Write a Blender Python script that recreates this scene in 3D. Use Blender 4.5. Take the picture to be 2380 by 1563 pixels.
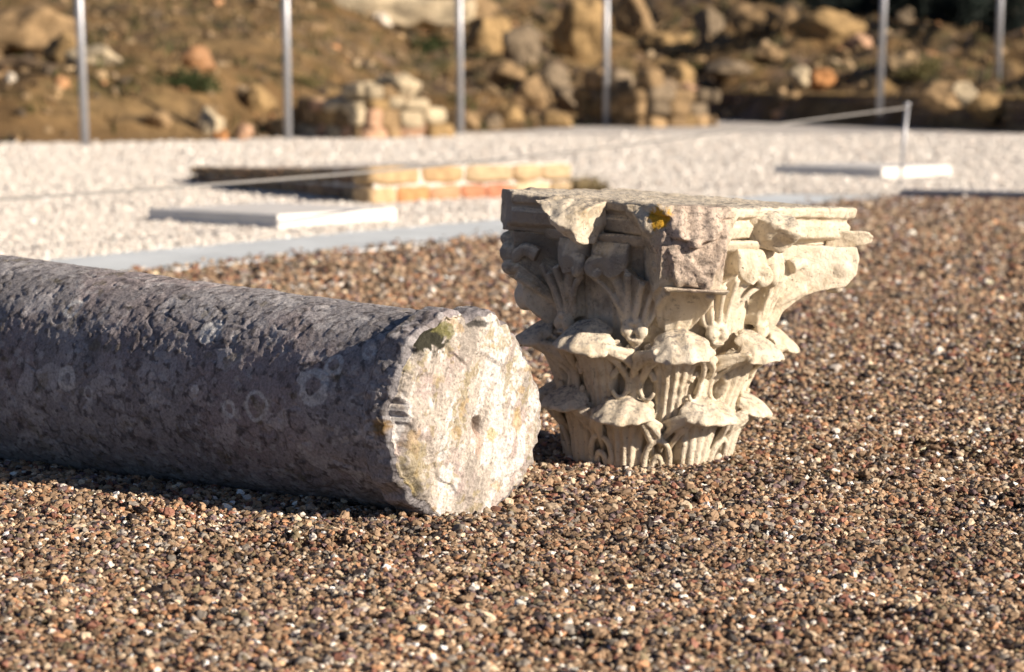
import bpy, math, random
import numpy as np
from mathutils import Vector, Matrix

random.seed(7)
RNG = np.random.default_rng(11)
R = math.radians
for o in list(bpy.data.objects):
    bpy.data.objects.remove(o)
scene = bpy.context.scene
COL = scene.collection

# ------------------------------------------------------------------ camera
CAM_H = 0.953
FPX = 7000.0            # focal length, in pixels of a picture 2380 x 1563
PITCH = math.atan(618 / FPX)
cd = bpy.data.cameras.new('camera')
cam = bpy.data.objects.new('camera', cd)
COL.objects.link(cam)
cam.location = (0, 0, CAM_H)
cam.rotation_euler = (R(90) - PITCH, 0, 0)
cd.sensor_width = 36
cd.lens = FPX / 2380 * 36
cd.clip_start = 0.1
cd.clip_end = 3000
cd.dof.use_dof = True
cd.dof.focus_distance = 6.55
cd.dof.aperture_fstop = 4.8
scene.camera = cam

# ------------------------------------------------------------------ sky and sun
SUN_AZ, SUN_EL = R(61), R(23)
world = bpy.data.worlds.new('World')
scene.world = world
world.use_nodes = True
wn = world.node_tree
for n in list(wn.nodes):
    wn.nodes.remove(n)
sky = wn.nodes.new('ShaderNodeTexSky')
sky.sky_type = 'NISHITA'
sky.sun_disc = False
sky.air_density = 0.5
sky.dust_density = 0.3
sky.ozone_density = 1.5
sky.sun_elevation = SUN_EL
sky.sun_rotation = R(180) - SUN_AZ
bg = wn.nodes.new('ShaderNodeBackground')
bg.inputs['Strength'].default_value = 0.05
wo = wn.nodes.new('ShaderNodeOutputWorld')
wn.links.new(sky.outputs[0], bg.inputs[0])
wn.links.new(bg.outputs[0], wo.inputs[0])
sd = bpy.data.lights.new('sun', 'SUN')
sd.energy = 5.0
sd.angle = R(0.5)
sd.color = (1.0, 0.86, 0.70)
sun = bpy.data.objects.new('sun', sd)
COL.objects.link(sun)
sv = Vector((math.sin(SUN_AZ) * math.cos(SUN_EL), -math.cos(SUN_AZ) * math.cos(SUN_EL), math.sin(SUN_EL)))
sun.rotation_euler = sv.to_track_quat('Z', 'Y').to_euler()
sun.location = (20, -10, 20)
scene.view_settings.view_transform = 'Standard'
scene.view_settings.look = 'None'
scene.view_settings.exposure = 0.70
scene.view_settings.gamma = 1.0
scene.view_settings.use_curve_mapping = False

# ------------------------------------------------------------------ numpy noise
_P = np.random.default_rng(5).permutation(256).astype(np.int64)
_P = np.concatenate([_P, _P, _P])
_G = np.random.default_rng(6).normal(size=(256, 3))
_G /= np.linalg.norm(_G, axis=1)[:, None]

def _hash(ix, iy, iz):
    return _P[(_P[(_P[ix & 255] + iy) & 255] + iz) & 255]

def perlin(p):
    p = np.asarray(p, float)
    i = np.floor(p).astype(np.int64)
    f = p - i
    w = f * f * f * (f * (f * 6 - 15) + 10)
    out = np.zeros(len(p))
    for dx in (0, 1):
        for dy in (0, 1):
            for dz in (0, 1):
                g = _G[_hash(i[:, 0] + dx, i[:, 1] + dy, i[:, 2] + dz)]
                d = f - np.array([dx, dy, dz])
                wt = (w[:, 0] if dx else 1 - w[:, 0]) * (w[:, 1] if dy else 1 - w[:, 1]) * (w[:, 2] if dz else 1 - w[:, 2])
                out += wt * (g * d).sum(1)
    return out * 1.5

def fbm(p, octv=4, lac=2.1, gain=0.5):
    p = np.asarray(p, float)
    a, s = 1.0, np.zeros(len(p))
    for k in range(octv):
        s += a * perlin(p + 17.3 * k)
        p = p * lac
        a *= gain
    return s

_F = np.random.default_rng(8).random((256, 4))
def worley(p):
    """distance to nearest and second nearest feature point, and the nearest cell's random number"""
    p = np.asarray(p, float)
    i = np.floor(p).astype(np.int64)
    d1 = np.full(len(p), 9.0); d2 = np.full(len(p), 9.0); rid = np.zeros(len(p))
    for dx in (-1, 0, 1):
        for dy in (-1, 0, 1):
            for dz in (-1, 0, 1):
                h = _hash(i[:, 0] + dx, i[:, 1] + dy, i[:, 2] + dz)
                q = i + np.array([dx, dy, dz]) + _F[h, :3]
                d = np.linalg.norm(q - p, axis=1)
                near = d < d1
                d2 = np.where(near, d1, np.minimum(d2, d))
                rid = np.where(near, _F[h, 3], rid)
                d1 = np.where(near, d, d1)
    return d1, d2, rid

def sm(x, a, b):
    t = np.clip((x - a) / (b - a), 0, 1)
    return t * t * (3 - 2 * t)

# ------------------------------------------------------------------ object helpers
def tag(o, label=None, cat=None, group=None, kind=None):
    if label: o['label'] = label
    if cat: o['category'] = cat
    if group: o['group'] = group
    if kind: o['kind'] = kind
    return o

def empty(name, loc=(0, 0, 0), rot=(0, 0, 0)):
    o = bpy.data.objects.new(name, None)
    COL.objects.link(o)
    o.location = loc
    o.rotation_euler = rot
    return o

def mesh_obj(name, V, F, mat=None, parent=None, smooth=True, col=None, loc=None, rot=None):
    """F: list of faces or an int array (n,4)/(n,3); col: (nverts,3) colours"""
    me = bpy.data.meshes.new(name)
    V = np.asarray(V, float)
    if isinstance(F, np.ndarray):
        n, k = F.shape
        me.vertices.add(len(V))
        me.vertices.foreach_set('co', V.ravel())
        me.loops.add(n * k)
        me.loops.foreach_set('vertex_index', F.ravel().astype(np.int32))
        me.polygons.add(n)
        me.polygons.foreach_set('loop_start', np.arange(0, n * k, k, dtype=np.int32))
        me.update(calc_edges=True)
        me.validate()
    else:
        me.from_pydata(V.tolist(), [], [list(map(int, f)) for f in F])
        me.update()
    if col is not None:
        at = me.color_attributes.new('col', 'FLOAT_COLOR', 'POINT')
        c = np.ones((len(V), 4)); c[:, :3] = col
        at.data.foreach_set('color', c.ravel())
    if smooth:
        me.polygons.foreach_set('use_smooth', np.ones(len(me.polygons), bool))
    if mat: me.materials.append(mat)
    o = bpy.data.objects.new(name, me)
    COL.objects.link(o)
    if parent: o.parent = parent
    if loc is not None: o.location = loc
    if rot is not None: o.rotation_euler = rot
    return o

def grid_faces(nu, nv, off=0, wrap=False):
    """vertices indexed i*nv + j, i in nu rows; wrap closes the j direction"""
    i = np.arange(nu - 1)[:, None]
    j = np.arange(nv if wrap else nv - 1)[None, :]
    jn = (j + 1) % nv
    a = i * nv + j; b = i * nv + jn; c = (i + 1) * nv + jn; d = (i + 1) * nv + j
    return np.stack([a, b, c, d], -1).reshape(-1, 4) + off

class MB:
    """collects pieces that make ONE mesh"""
    def __init__(self):
        self.V = []; self.F = []; self.C = []; self.n = 0
    def add(self, V, F, col=None):
        V = np.asarray(V, float)
        F = [tuple(int(x) + self.n for x in f) for f in F]
        self.V.append(V); self.F += F
        c = np.ones((len(V), 3)) * (np.array(col) if col is not None else 0.5)
        self.C.append(c)
        self.n += len(V)
    def build(self, name, mat, parent=None, smooth=True, **k):
        return mesh_obj(name, np.concatenate(self.V), self.F, mat, parent, smooth, np.concatenate(self.C), **k)

def cube_grid(n):
    """unit cube (-1..1) with n x n quads a side, welded"""
    idx = {}; V = []; F = []
    def vid(p):
        k = tuple(np.round(p, 5))
        if k not in idx:
            idx[k] = len(V); V.append(p)
        return idx[k]
    t = np.linspace(-1, 1, n + 1)
    for ax in range(3):
        for s in (-1, 1):
            for i in range(n):
                for j in range(n):
                    q = []
                    for (a, b) in ((i, j), (i + 1, j), (i + 1, j + 1), (i, j + 1)):
                        p = np.zeros(3); p[ax] = s; p[(ax + 1) % 3] = t[a]; p[(ax + 2) % 3] = t[b]
                        q.append(vid(p))
                    F.append(q if s > 0 else q[::-1])
    return np.array(V), F
_CG = {n: cube_grid(n) for n in (3, 5, 9, 14)}

def rough_box(size, n=5, p=9.0, amp=0.01, freq=8.0, seed=0.0):
    V, F = _CG[n]
    V = V.copy()
    nr = (np.abs(V) ** p).sum(1) ** (1 / p)
    V = V / nr[:, None]
    V = V * np.array(size) / 2
    N = np.stack([fbm(V * freq + seed + k * 9.1, 3) for k in range(3)], 1)
    return V + N * amp, F

def ico(sub):
    import bmesh
    bm = bmesh.new()
    bmesh.ops.create_icosphere(bm, subdivisions=sub, radius=1)
    V = np.array([v.co[:] for v in bm.verts]); F = [tuple(v.index for v in f.verts) for f in bm.faces]
    bm.free()
    return V, F
_IC = {k: ico(k) for k in (2, 3, 4, 5)}

def rock(size, sub=4, seed=0.0, rough=0.22, cuts=9):
    """an angular boulder: sphere cut by random planes, then weathered"""
    V, F = _IC[sub]
    V = V.copy()
    rr = np.random.default_rng(int(seed * 1000) % 99991 + 3)
    for k in range(cuts):
        d = rr.normal(size=3); d /= np.linalg.norm(d)
        h = rr.uniform(0.52, 0.85)
        over = V @ d - h
        V = V - np.where(over > 0, over, 0)[:, None] * d * 0.93
    r = 1 + rough * fbm(V * 1.7 + seed, 4) + 0.06 * fbm(V * 7 + seed, 3)
    V = V * r[:, None]
    return V * np.array(size) / 2 * 1.25, F

def rotz(V, a):
    c, s = math.cos(a), math.sin(a)
    return V @ np.array([[c, s, 0], [-s, c, 0], [0, 0, 1]])

def ray(px, py):
    """direction of the sight line through picture point (2380 x 1563)"""
    x = (px - 1190) / FPX; y = (781.5 - py) / FPX
    c, s = math.cos(PITCH), math.sin(PITCH)
    return np.array([x, c + y * s, -s + y * c])

def at_ground(px, py, z=0.0):
    d = ray(px, py)
    t = (z - CAM_H) / d[2]
    return np.array([d[0] * t, d[1] * t, z])

def at_depth(px, py, Y):
    d = ray(px, py)
    return np.array([0, 0, CAM_H]) + d * (Y / d[1])

# ------------------------------------------------------------------ materials
def new_mat(name):
    m = bpy.data.materials.new(name)
    m.use_nodes = True
    nt = m.node_tree
    b = nt.nodes['Principled BSDF']
    b.inputs['Roughness'].default_value = 0.85
    b.inputs['Specular IOR Level'].default_value = 0.25
    return m, nt, b

def nd(nt, typ, **k):
    n = nt.nodes.new(typ)
    for a, v in k.items():
        if a in n.inputs: n.inputs[a].default_value = v
        else: setattr(n, a, v)
    return n

def lk(nt, a, b): nt.links.new(a, b)

def noise(nt, vec, scale, detail=6, rough=0.6, dist=0.0):
    n = nd(nt, 'ShaderNodeTexNoise')
    n.inputs['Scale'].default_value = scale; n.inputs['Detail'].default_value = detail
    n.inputs['Roughness'].default_value = rough; n.inputs['Distortion'].default_value = dist
    lk(nt, vec, n.inputs['Vector'])
    return n.outputs['Fac']

def voro(nt, vec, scale, feature='F1', out='Distance'):
    n = nd(nt, 'ShaderNodeTexVoronoi'); n.feature = feature
    n.inputs['Scale'].default_value = scale
    lk(nt, vec, n.inputs['Vector'])
    return n.outputs[out]

def ramp(nt, fac, stops, interp='LINEAR'):
    n = nd(nt, 'ShaderNodeValToRGB')
    n.color_ramp.interpolation = interp
    e = n.color_ramp.elements
    while len(e) < len(stops): e.new(0.5)
    for k, (p, c) in enumerate(stops):
        e[k].position = p
        e[k].color = (c, c, c, 1) if isinstance(c, (int, float)) else (*c, 1)
    lk(nt, fac, n.inputs[0])
    return n.outputs[0]

def mixc(nt, fac, a, b, mode='MIX'):
    n = nd(nt, 'ShaderNodeMix'); n.data_type = 'RGBA'; n.blend_type = mode
    for sock, v in ((n.inputs[0], fac), (n.inputs[6], a), (n.inputs[7], b)):
        if hasattr(v, 'is_output'): lk(nt, v, sock)
        elif isinstance(v, (int, float)): sock.default_value = v
        else: sock.default_value = (*v, 1)
    return n.outputs[2]

def mth(nt, op, a, b=0.0, clamp=False):
    n = nd(nt, 'ShaderNodeMath'); n.operation = op; n.use_clamp = clamp
    for k, v in enumerate((a, b)):
        if hasattr(v, 'is_output'): lk(nt, v, n.inputs[k])
        else: n.inputs[k].default_value = v
    return n.outputs[0]

def bump(nt, b, hs, dist=0.01, strength=1.0, prev=None):
    n = nd(nt, 'ShaderNodeBump')
    n.inputs['Distance'].default_value = dist; n.inputs['Strength'].default_value = strength
    lk(nt, hs, n.inputs['Height'])
    if prev: lk(nt, prev, n.inputs['Normal'])
    lk(nt, n.outputs[0], b.inputs['Normal'])
    return n.outputs[0]

def coords(nt, kind='Object'):
    return nd(nt, 'ShaderNodeTexCoord').outputs[kind]

def upness(nt):
    g = nd(nt, 'ShaderNodeNewGeometry')
    s = nd(nt, 'ShaderNodeSeparateXYZ')
    lk(nt, g.outputs['True Normal'], s.inputs[0])
    return s.outputs['Z']

# weathered cream marble of the capital
def make_marble(name='cream_marble', pink=0.0, flank_shade=1.0):
    m, nt, b = new_mat(name)
    v = coords(nt)
    big = noise(nt, v, 5, 5, .6)
    c = ramp(nt, big, [(.3, (.64, .545, .41)), (.5, (.73, .645, .51)), (.72, (.78, .705, .59))])
    fine = noise(nt, v, 60, 6, .7)
    c = mixc(nt, ramp(nt, fine, [(.42, 0.0), (.62, .55)]), c, (.79, .705, .575))
    # ochre stains
    oc = mth(nt, 'MULTIPLY', ramp(nt, noise(nt, v, 14, 5, .65), [(.5, 0.0), (.68, 1.0)]), ramp(nt, noise(nt, v, 110, 4, .7), [(.4, .2), (.6, .9)]))
    c = mixc(nt, mth(nt, 'MULTIPLY', oc, .7), c, (.36, .25, .11))
    # dark grime veins and pits
    vein = ramp(nt, noise(nt, v, 22, 8, .72, .6), [(.33, 1.0), (.42, 0.0)])
    c = mixc(nt, mth(nt, 'MULTIPLY', vein, .62), c, (.15, .125, .10))
    pits = ramp(nt, noise(nt, v, 170, 3, .6), [(.27, 1.0), (.36, 0.0)])
    c = mixc(nt, mth(nt, 'MULTIPLY', pits, .7), c, (.08, .065, .055))
    cr_ = mth(nt, 'MULTIPLY', ramp(nt, noise(nt, v, 8, 7, .72, .4), [(.53, 0.0), (.63, 1.0)]), ramp(nt, noise(nt, v, 70, 5, .7), [(.40, .25), (.60, .9)]))
    c = mixc(nt, mth(nt, 'MULTIPLY', cr_, .38), c, (.235, .205, .175))
    # shade of the left flank deepened in the colour, with a ragged edge
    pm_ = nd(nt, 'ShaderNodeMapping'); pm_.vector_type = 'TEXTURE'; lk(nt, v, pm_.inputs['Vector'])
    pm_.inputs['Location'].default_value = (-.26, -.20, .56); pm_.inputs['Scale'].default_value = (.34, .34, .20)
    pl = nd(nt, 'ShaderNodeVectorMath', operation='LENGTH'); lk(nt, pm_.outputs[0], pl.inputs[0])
    shade_mask = ramp(nt, mth(nt, 'ADD', pl.outputs['Value'], mth(nt, 'MULTIPLY', mth(nt, 'SUBTRACT', noise(nt, v, 16, 6, .7), .5), 1.6)), [(.55, .72 * flank_shade), (1.0, 0.0)])
    shade_mask = mth(nt, 'MULTIPLY', shade_mask, ramp(nt, upness(nt), [(.2, 1.0), (.5, .0)]))
    c = mixc(nt, shade_mask, c, (.20, .185, .18))
    # lichen crust that settles on level tops
    up = ramp(nt, upness(nt), [(.55, 0.0), (.9, 1.0)])
    sp = ramp(nt, noise(nt, v, 75, 5, .75), [(.50, 0.0), (.58, 1.0)])
    c = mixc(nt, mth(nt, 'MULTIPLY', mth(nt, 'MULTIPLY', up, sp), .8), c, (.16, .15, .155))
    if True:
        pk = noise(nt, v, 30, 5, .7)
        c2 = ramp(nt, pk, [(.3, (.24, .19, .16)), (.42, (.50, .40, .33)), (.58, (.63, .51, .43)), (.72, (.74, .64, .53))])
        c2 = mixc(nt, ramp(nt, noise(nt, v, 95, 5, .75), [(.50, 0.0), (.60, .8)]), c2, (.13, .11, .10))
        mp = nd(nt, 'ShaderNodeMapping'); lk(nt, v, mp.inputs['Vector'])
        mp.vector_type = 'TEXTURE'
        mp.inputs['Location'].default_value = tuple(FRAC_AT); mp.inputs['Rotation'].default_value = (0, 0, R(10)); mp.inputs['Scale'].default_value = (.125, .15, .17)
        ln = nd(nt, 'ShaderNodeVectorMath', operation='LENGTH'); lk(nt, mp.outputs[0], ln.inputs[0])
        ms = ramp(nt, mth(nt, 'ADD', ln.outputs['Value'], mth(nt, 'MULTIPLY', mth(nt, 'SUBTRACT', noise(nt, v, 28, 5, .7), .5), .9)), [(.65, .9), (1.05, 0.0)])
        c = mixc(nt, ms, c, c2)
        dn = nd(nt, 'ShaderNodeVectorMath', operation='DISTANCE'); lk(nt, v, dn.inputs[0])
        dn.inputs[1].default_value = tuple(LICHEN_AT)
        dd = mth(nt, 'ADD', dn.outputs['Value'], mth(nt, 'MULTIPLY', mth(nt, 'SUBTRACT', noise(nt, v, 55, 5, .7), .5), .06))
        c = mixc(nt, ramp(nt, dd, [(.024, 1.0), (.034, 0.0)]), c, mixc(nt, noise(nt, v, 120, 3), (.70, .42, .05), (.58, .31, .03)))
    lk(nt, c, b.inputs['Base Color'])
    h = mth(nt, 'ADD', noise(nt, v, 45, 8, .7), mth(nt, 'MULTIPLY', noise(nt, v, 220, 4, .7), .5))
    bump(nt, b, mth(nt, 'SUBTRACT', h, mth(nt, 'MULTIPLY', pits, .6)), .0060 if not pink else .009, 1.0)
    return m

M = {}
_d = R(10); FRAC_AT = Vector((math.sin(_d) * .41, -math.cos(_d) * .41, .585)); LICHEN_AT = Vector((math.sin(_d) * .36 - math.cos(_d) * .085, -math.cos(_d) * .36 - math.sin(_d) * .085, .622))
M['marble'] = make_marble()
M['fracture'] = make_marble('fractured_marble', .85)
M['less_shade'] = make_marble('marble_less_shade', 0, .1)  # same marble with little of the painted flank shade, for the lit boss

def attr_mat(name, fine=60, rough=.9, var=.35, bdist=.004, bscale=60, inst=False):
    m, nt, b = new_mat(name)
    v = coords(nt)
    a = nd(nt, 'ShaderNodeAttribute', attribute_name='col')
    if inst: a.attribute_type = 'INSTANCER'
    f = ramp(nt, noise(nt, v, fine, 5, .7), [(.25, 1 - var), (.75, 1 + var)])
    c = mixc(nt, 1.0, a.outputs['Color'], f, 'MULTIPLY')
    lk(nt, c, b.inputs['Base Color'])
    b.inputs['Roughness'].default_value = rough
    if bdist: bump(nt, b, noise(nt, v, bscale, 6, .7), bdist, .8)
    return m

M['shaft'] = attr_mat('breccia_column', 150, .88, .5, .005, 160)
M['pebble'] = attr_mat('pebble_mix', 1.5, .6, .18, 0, inst=True)
M['masonry'] = attr_mat('weathered_masonry', 16, .95, .4, .012, 25)
M['rockface'] = attr_mat('weathered_rock', 6, .95, .5, .03, 9)
M['earth'] = attr_mat('dry_hillside', 3.0, 1.0, .55, .05, 5)
M['grass'] = attr_mat('dry_grass', 3, .9, .3, 0)

def make_bed(name, cols, scale, bd):
    m, nt, b = new_mat(name)
    v = coords(nt)
    vc = nd(nt, 'ShaderNodeTexVoronoi'); vc.inputs['Scale'].default_value = scale
    lk(nt, v, vc.inputs['Vector'])
    s = nd(nt, 'ShaderNodeSeparateColor'); lk(nt, vc.outputs['Color'], s.inputs[0])
    c = ramp(nt, s.outputs[0], cols, 'CONSTANT')
    c = mixc(nt, 1.0, c, ramp(nt, noise(nt, v, 1.3, 4), [(.3, .82), (.7, 1.12)]), 'MULTIPLY')
    lk(nt, c, b.inputs['Base Color'])
    bump(nt, b, mth(nt, 'SUBTRACT', 1.0, vc.outputs['Distance']), bd, 1.0)
    return m

BROWN = [((.265, .182, .118), 26), ((.335, .230, .148), 22), ((.37, .205, .115), 8), ((.24, .21, .18), 9), ((.54, .43, .31), 10),
         ((.74, .67, .60), 5), ((.034, .026, .025), 11), ((.22, .105, .075), 8), ((.165, .115, .115), 8), ((.20, .16, .10), 5)]
def cum(stops):
    t = sum(w for _, w in stops); s = 0; out = []
    for c, w in stops:
        out.append((s / t, c)); s += w
    return out
M['bed'] = make_bed('brown_gravel_bed', cum(BROWN), 75, .012)
WHITE = [((.68, .64, .59), 30), ((.62, .58, .53), 20), ((.74, .70, .65), 25), ((.52, .48, .44), 10), ((.66, .58, .51), 10)]
M['white_bed'] = make_bed('pale_gravel_bed', cum(WHITE), 60, .012)

def simple(name, base, rough=.6, metal=0.0, var=.12, scale=8, bd=.002):
    m, nt, b = new_mat(name)
    v = coords(nt)
    c = mixc(nt, 1.0, base, ramp(nt, noise(nt, v, scale, 7, .65), [(.3, 1 - var), (.7, 1 + var)]), 'MULTIPLY')
    lk(nt, c, b.inputs['Base Color'])
    b.inputs['Roughness'].default_value = rough; b.inputs['Metallic'].default_value = metal
    bump(nt, b, noise(nt, v, scale * 6, 6, .6), bd, .6)
    return m
M['white_marble'] = simple('white_marble', (.76, .74, .71), .55, 0, .12, 3)
M['kerb'] = simple('pale_concrete', (.68, .73, .76), .7, 0, .20, 2.2)
M['kerb_dark'] = simple('grey_kerb', (.30, .31, .34), .8, 0, .15, 5)
M['steel'] = simple('galvanised_steel', (.42, .43, .46), .45, .55, .10, 9, .0005)
M['rope'] = simple('grey_rope', (.26, .25, .24), .8, 0, .2, 60, .002)
M['soil'] = simple('dark_soil', (.10, .075, .055), 1, 0, .3, 2, .02)
M['mortar'] = simple('lime_mortar', (.27, .20, .13), 1, 0, .35, 14, .02)

# ------------------------------------------------------------------ ground
def yard_h(x, y):
    """gentle swells and scuffs of the brown gravel"""
    p = np.stack([x, y, np.zeros_like(x)], 1)
    h = .013 * fbm(p * 1.9 + 3.1, 3) + .006 * fbm(p * 6.0, 2)
    for (px, py, rx, ry, dep) in ((2350, 830, .10, .22, .030), (2250, 1060, .16, .12, .026), (2150, 1050, .09, .05, .02), (1980, 1120, .10, .05, .018),
                                  (640, 1275, .14, .05, .022), (900, 1245, .10, .05, .012), (1900, 1440, .12, .05, .018), (1270, 1500, .10, .05, .016),
                                  (2300, 1180, .08, .10, .016), (340, 1440, .11, .05, .014)):
        c = at_ground(px, py)
        q = ((x - c[0]) / rx) ** 2 + ((y - c[1]) / ry) ** 2
        dep *= 1.4
        h = h - dep * np.exp(-q) + .45 * dep * np.exp(-(np.sqrt(q) - 1.7) ** 2 / .25)
    return h

mesh_obj('ground', [(-900, -900, -.25), (900, -900, -.25), (900, 1600, -.25), (-900, 1600, -.25)], [(0, 1, 2, 3)], M['soil'], smooth=False)['kind'] = 'structure'

C0 = np.array([2.90, 22.6])                     # corner of the kerb
U1 = np.array([-.482, -.876]); N1 = np.array([-.876, .482])
U2 = np.array([.876, -.482]); N2 = np.array([.482, .876])
def in_yard(x, y):
    a = (x - C0[0]) * N1[0] + (y - C0[1]) * N1[1]
    b = (x - C0[0]) * N2[0] + (y - C0[1]) * N2[1]
    return (a < -.01) & (b < -.01)

nx, ny = 260, 420
gx = np.linspace(-7, 9, nx); gy = np.concatenate([np.linspace(2.5, 12, 260), np.linspace(12.05, 24, ny - 260)])
GX, GY = np.meshgrid(gx, gy, indexing='ij')
z = yard_h(GX.ravel(), GY.ravel()) - .012
z = np.where(in_yard(GX.ravel(), GY.ravel()), z, -.16)
o = mesh_obj('gravel_yard', np.stack([GX.ravel(), GY.ravel(), z], 1), grid_faces(nx, ny), M['bed'])
tag(o, kind='structure')
mesh_obj('yard_floor', [(-60, -40, -.19), (60, -40, -.19), (60, 24, -.19), (-60, 24, -.19)], [(0, 1, 2, 3)], M['bed'], smooth=False)['kind'] = 'structure'

# pale gravel court beyond the kerb: L shaped sheet with a lightly uneven surface
nx, ny = 240, 260
gx = np.linspace(-16, 18, nx); gy = np.concatenate([np.linspace(7, 30, 190), np.linspace(30.3, 66, ny - 190)])
GX, GY = np.meshgrid(gx, gy, indexing='ij')
X, Y = GX.ravel(), GY.ravel()
p = np.stack([X, Y, 0 * X], 1)
z = .006 + .02 * fbm(p * .55, 3)
aa = (X - C0[0]) * N1[0] + (Y - C0[1]) * N1[1]; bb = (X - C0[0]) * N2[0] + (Y - C0[1]) * N2[1]
out = np.maximum(aa, bb)
z = np.where(out > .05, z, -.17)
z = np.where((aa > -.2) & (aa < 1.0) & (bb < .02), -.05, z)
o = mesh_obj('gravel_court', np.stack([X, Y, z], 1), grid_faces(nx, ny), M['white_bed'])
tag(o, kind='structure')

# ------------------------------------------------------------------ loose stones: scatter with geometry nodes
def pebble_group(mat):
    ng = bpy.data.node_groups.new('pebble_scatter', 'GeometryNodeTree')
    ng.interface.new_socket('Geometry', in_out='INPUT', socket_type='NodeSocketGeometry')
    ng.interface.new_socket('Geometry', in_out='OUTPUT', socket_type='NodeSocketGeometry')
    N, L = ng.nodes, ng.links
    gi = N.new('NodeGroupInput'); go = N.new('NodeGroupOutput')
    join = N.new('GeometryNodeJoinGeometry')
    for k in range(7):
        ic = N.new('GeometryNodeMeshIcoSphere'); ic.inputs['Radius'].default_value = .5; ic.inputs['Subdivisions'].default_value = 3 if k < 4 else 2
        nz = N.new('ShaderNodeTexNoise'); nz.noise_dimensions = '4D'; nz.inputs['W'].default_value = 3.7 * k + 1
        nz.inputs['Scale'].default_value = 1.9; nz.inputs['Detail'].default_value = 1.5
        sub = N.new('ShaderNodeVectorMath'); sub.operation = 'SUBTRACT'; sub.inputs[1].default_value = (.5, .5, .5)
        sc = N.new('ShaderNodeVectorMath'); sc.operation = 'MULTIPLY'; sc.inputs[1].default_value = (1.1, 1.1, 1.0)
        sp = N.new('GeometryNodeSetPosition')
        ss = N.new('GeometryNodeSetShadeSmooth'); ss.inputs['Shade Smooth'].default_value = k < 4
        sm_ = N.new('GeometryNodeSetMaterial'); sm_.inputs['Material'].default_value = mat
        g2 = N.new('GeometryNodeGeometryToInstance')
        L.new(nz.outputs['Color'], sub.inputs[0]); L.new(sub.outputs[0], sc.inputs[0])
        L.new(ic.outputs['Mesh'], sp.inputs['Geometry']); L.new(sc.outputs[0], sp.inputs['Offset'])
        L.new(sp.outputs[0], ss.inputs['Geometry'] if 'Geometry' in ss.inputs else ss.inputs[0])
        L.new(ss.outputs[0], sm_.inputs['Geometry']); L.new(sm_.outputs[0], g2.inputs[0]); L.new(g2.outputs[0], join.inputs[0])
    iop = N.new('GeometryNodeInstanceOnPoints'); iop.inputs['Pick Instance'].default_value = True
    def na(name, typ):
        n = N.new('GeometryNodeInputNamedAttribute'); n.data_type = typ; n.inputs['Name'].default_value = name
        return n.outputs['Attribute']
    L.new(gi.outputs[0], iop.inputs['Points']); L.new(join.outputs[0], iop.inputs['Instance'])
    L.new(na('pick', 'INT'), iop.inputs['Instance Index'])
    L.new(na('rot', 'FLOAT_VECTOR'), iop.inputs['Rotation'])
    L.new(na('scl', 'FLOAT_VECTOR'), iop.inputs['Scale'])
    L.new(iop.outputs[0], go.inputs[0])
    return ng

def scatter(name, P, size, cols, ng, flat=(.45, .8)):
    n = len(P)
    me = bpy.data.meshes.new(name)
    me.vertices.add(n); me.vertices.foreach_set('co', P.ravel())
    def attr(nm, typ, key, arr):
        a = me.attributes.new(nm, typ, 'POINT'); a.data.foreach_set(key, arr.ravel())
    attr('pick', 'INT', 'value', RNG.integers(0, 7, n).astype(np.int32))
    rot = np.stack([RNG.normal(0, .35, n), RNG.normal(0, .35, n), RNG.uniform(0, 6.28, n)], 1)
    attr('rot', 'FLOAT_VECTOR', 'vector', rot)
    s = np.stack([size * RNG.uniform(.85, 1.35, n), size * RNG.uniform(.7, 1.0, n), size * RNG.uniform(*flat, n)], 1)
    attr('scl', 'FLOAT_VECTOR', 'vector', s)
    c = np.ones((n, 4)); c[:, :3] = cols
    attr('col', 'FLOAT_COLOR', 'color', c)
    o = bpy.data.objects.new(name, me); COL.objects.link(o)
    md = o.modifiers.new('scatter', 'NODES'); md.node_group = ng
    return o

def pick_cols(pal, n, jit=.22, P=None):
    w = np.array([x[1] for x in pal], float); w /= w.sum()
    c = np.array([x[0] for x in pal])[RNG.choice(len(pal), n, p=w)]
    b = np.exp(RNG.normal(0, jit, n))[:, None]
    if P is not None: b = b * np.exp(.22 * fbm(P * 2.3, 3) + .16 * fbm(P * .7 + 4, 2))[:, None]
    return np.clip(c * b, .01, .85)

NG1 = pebble_group(M['pebble'])

def wedge_points(y0, y1, dens, margin=.35):
    """random points on the strip of ground the picture can see, a little wider on each side"""
    half = lambda y: .172 * y + margin
    area = (y1 - y0) * (half(y0) + half(y1))
    n = int(area * dens)
    y = np.sqrt(RNG.uniform(y0 ** 2, y1 ** 2, n)) if y0 > 0 else RNG.uniform(y0, y1, n)
    x = RNG.uniform(-1, 1, n) * half(y)
    return x, y

CAP_X, CAP_Y = (1505 - 1190) / FPX * 7.46, 7.46
COL_END = at_depth(1088, 970, 6.45)
COL_A = np.array([-math.sin(R(46)), math.cos(R(46))])
def col_r(s): return .217 + .030 * s
def col_zc(s): return .206 + .007 * s
def clear_of_stones(x, y):
    """leave out stones that would be buried inside the drum or the capital"""
    s = (x - COL_END[0]) * COL_A[0] + (y - COL_END[1]) * COL_A[1]
    t = (x - COL_END[0]) * -COL_A[1] + (y - COL_END[1]) * COL_A[0]
    inside = (s > .03) & (s < 3.2) & (np.abs(t) < .10)
    cap = (x - CAP_X) ** 2 + (y - CAP_Y) ** 2 < .17 ** 2
    return ~(inside | cap)

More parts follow.
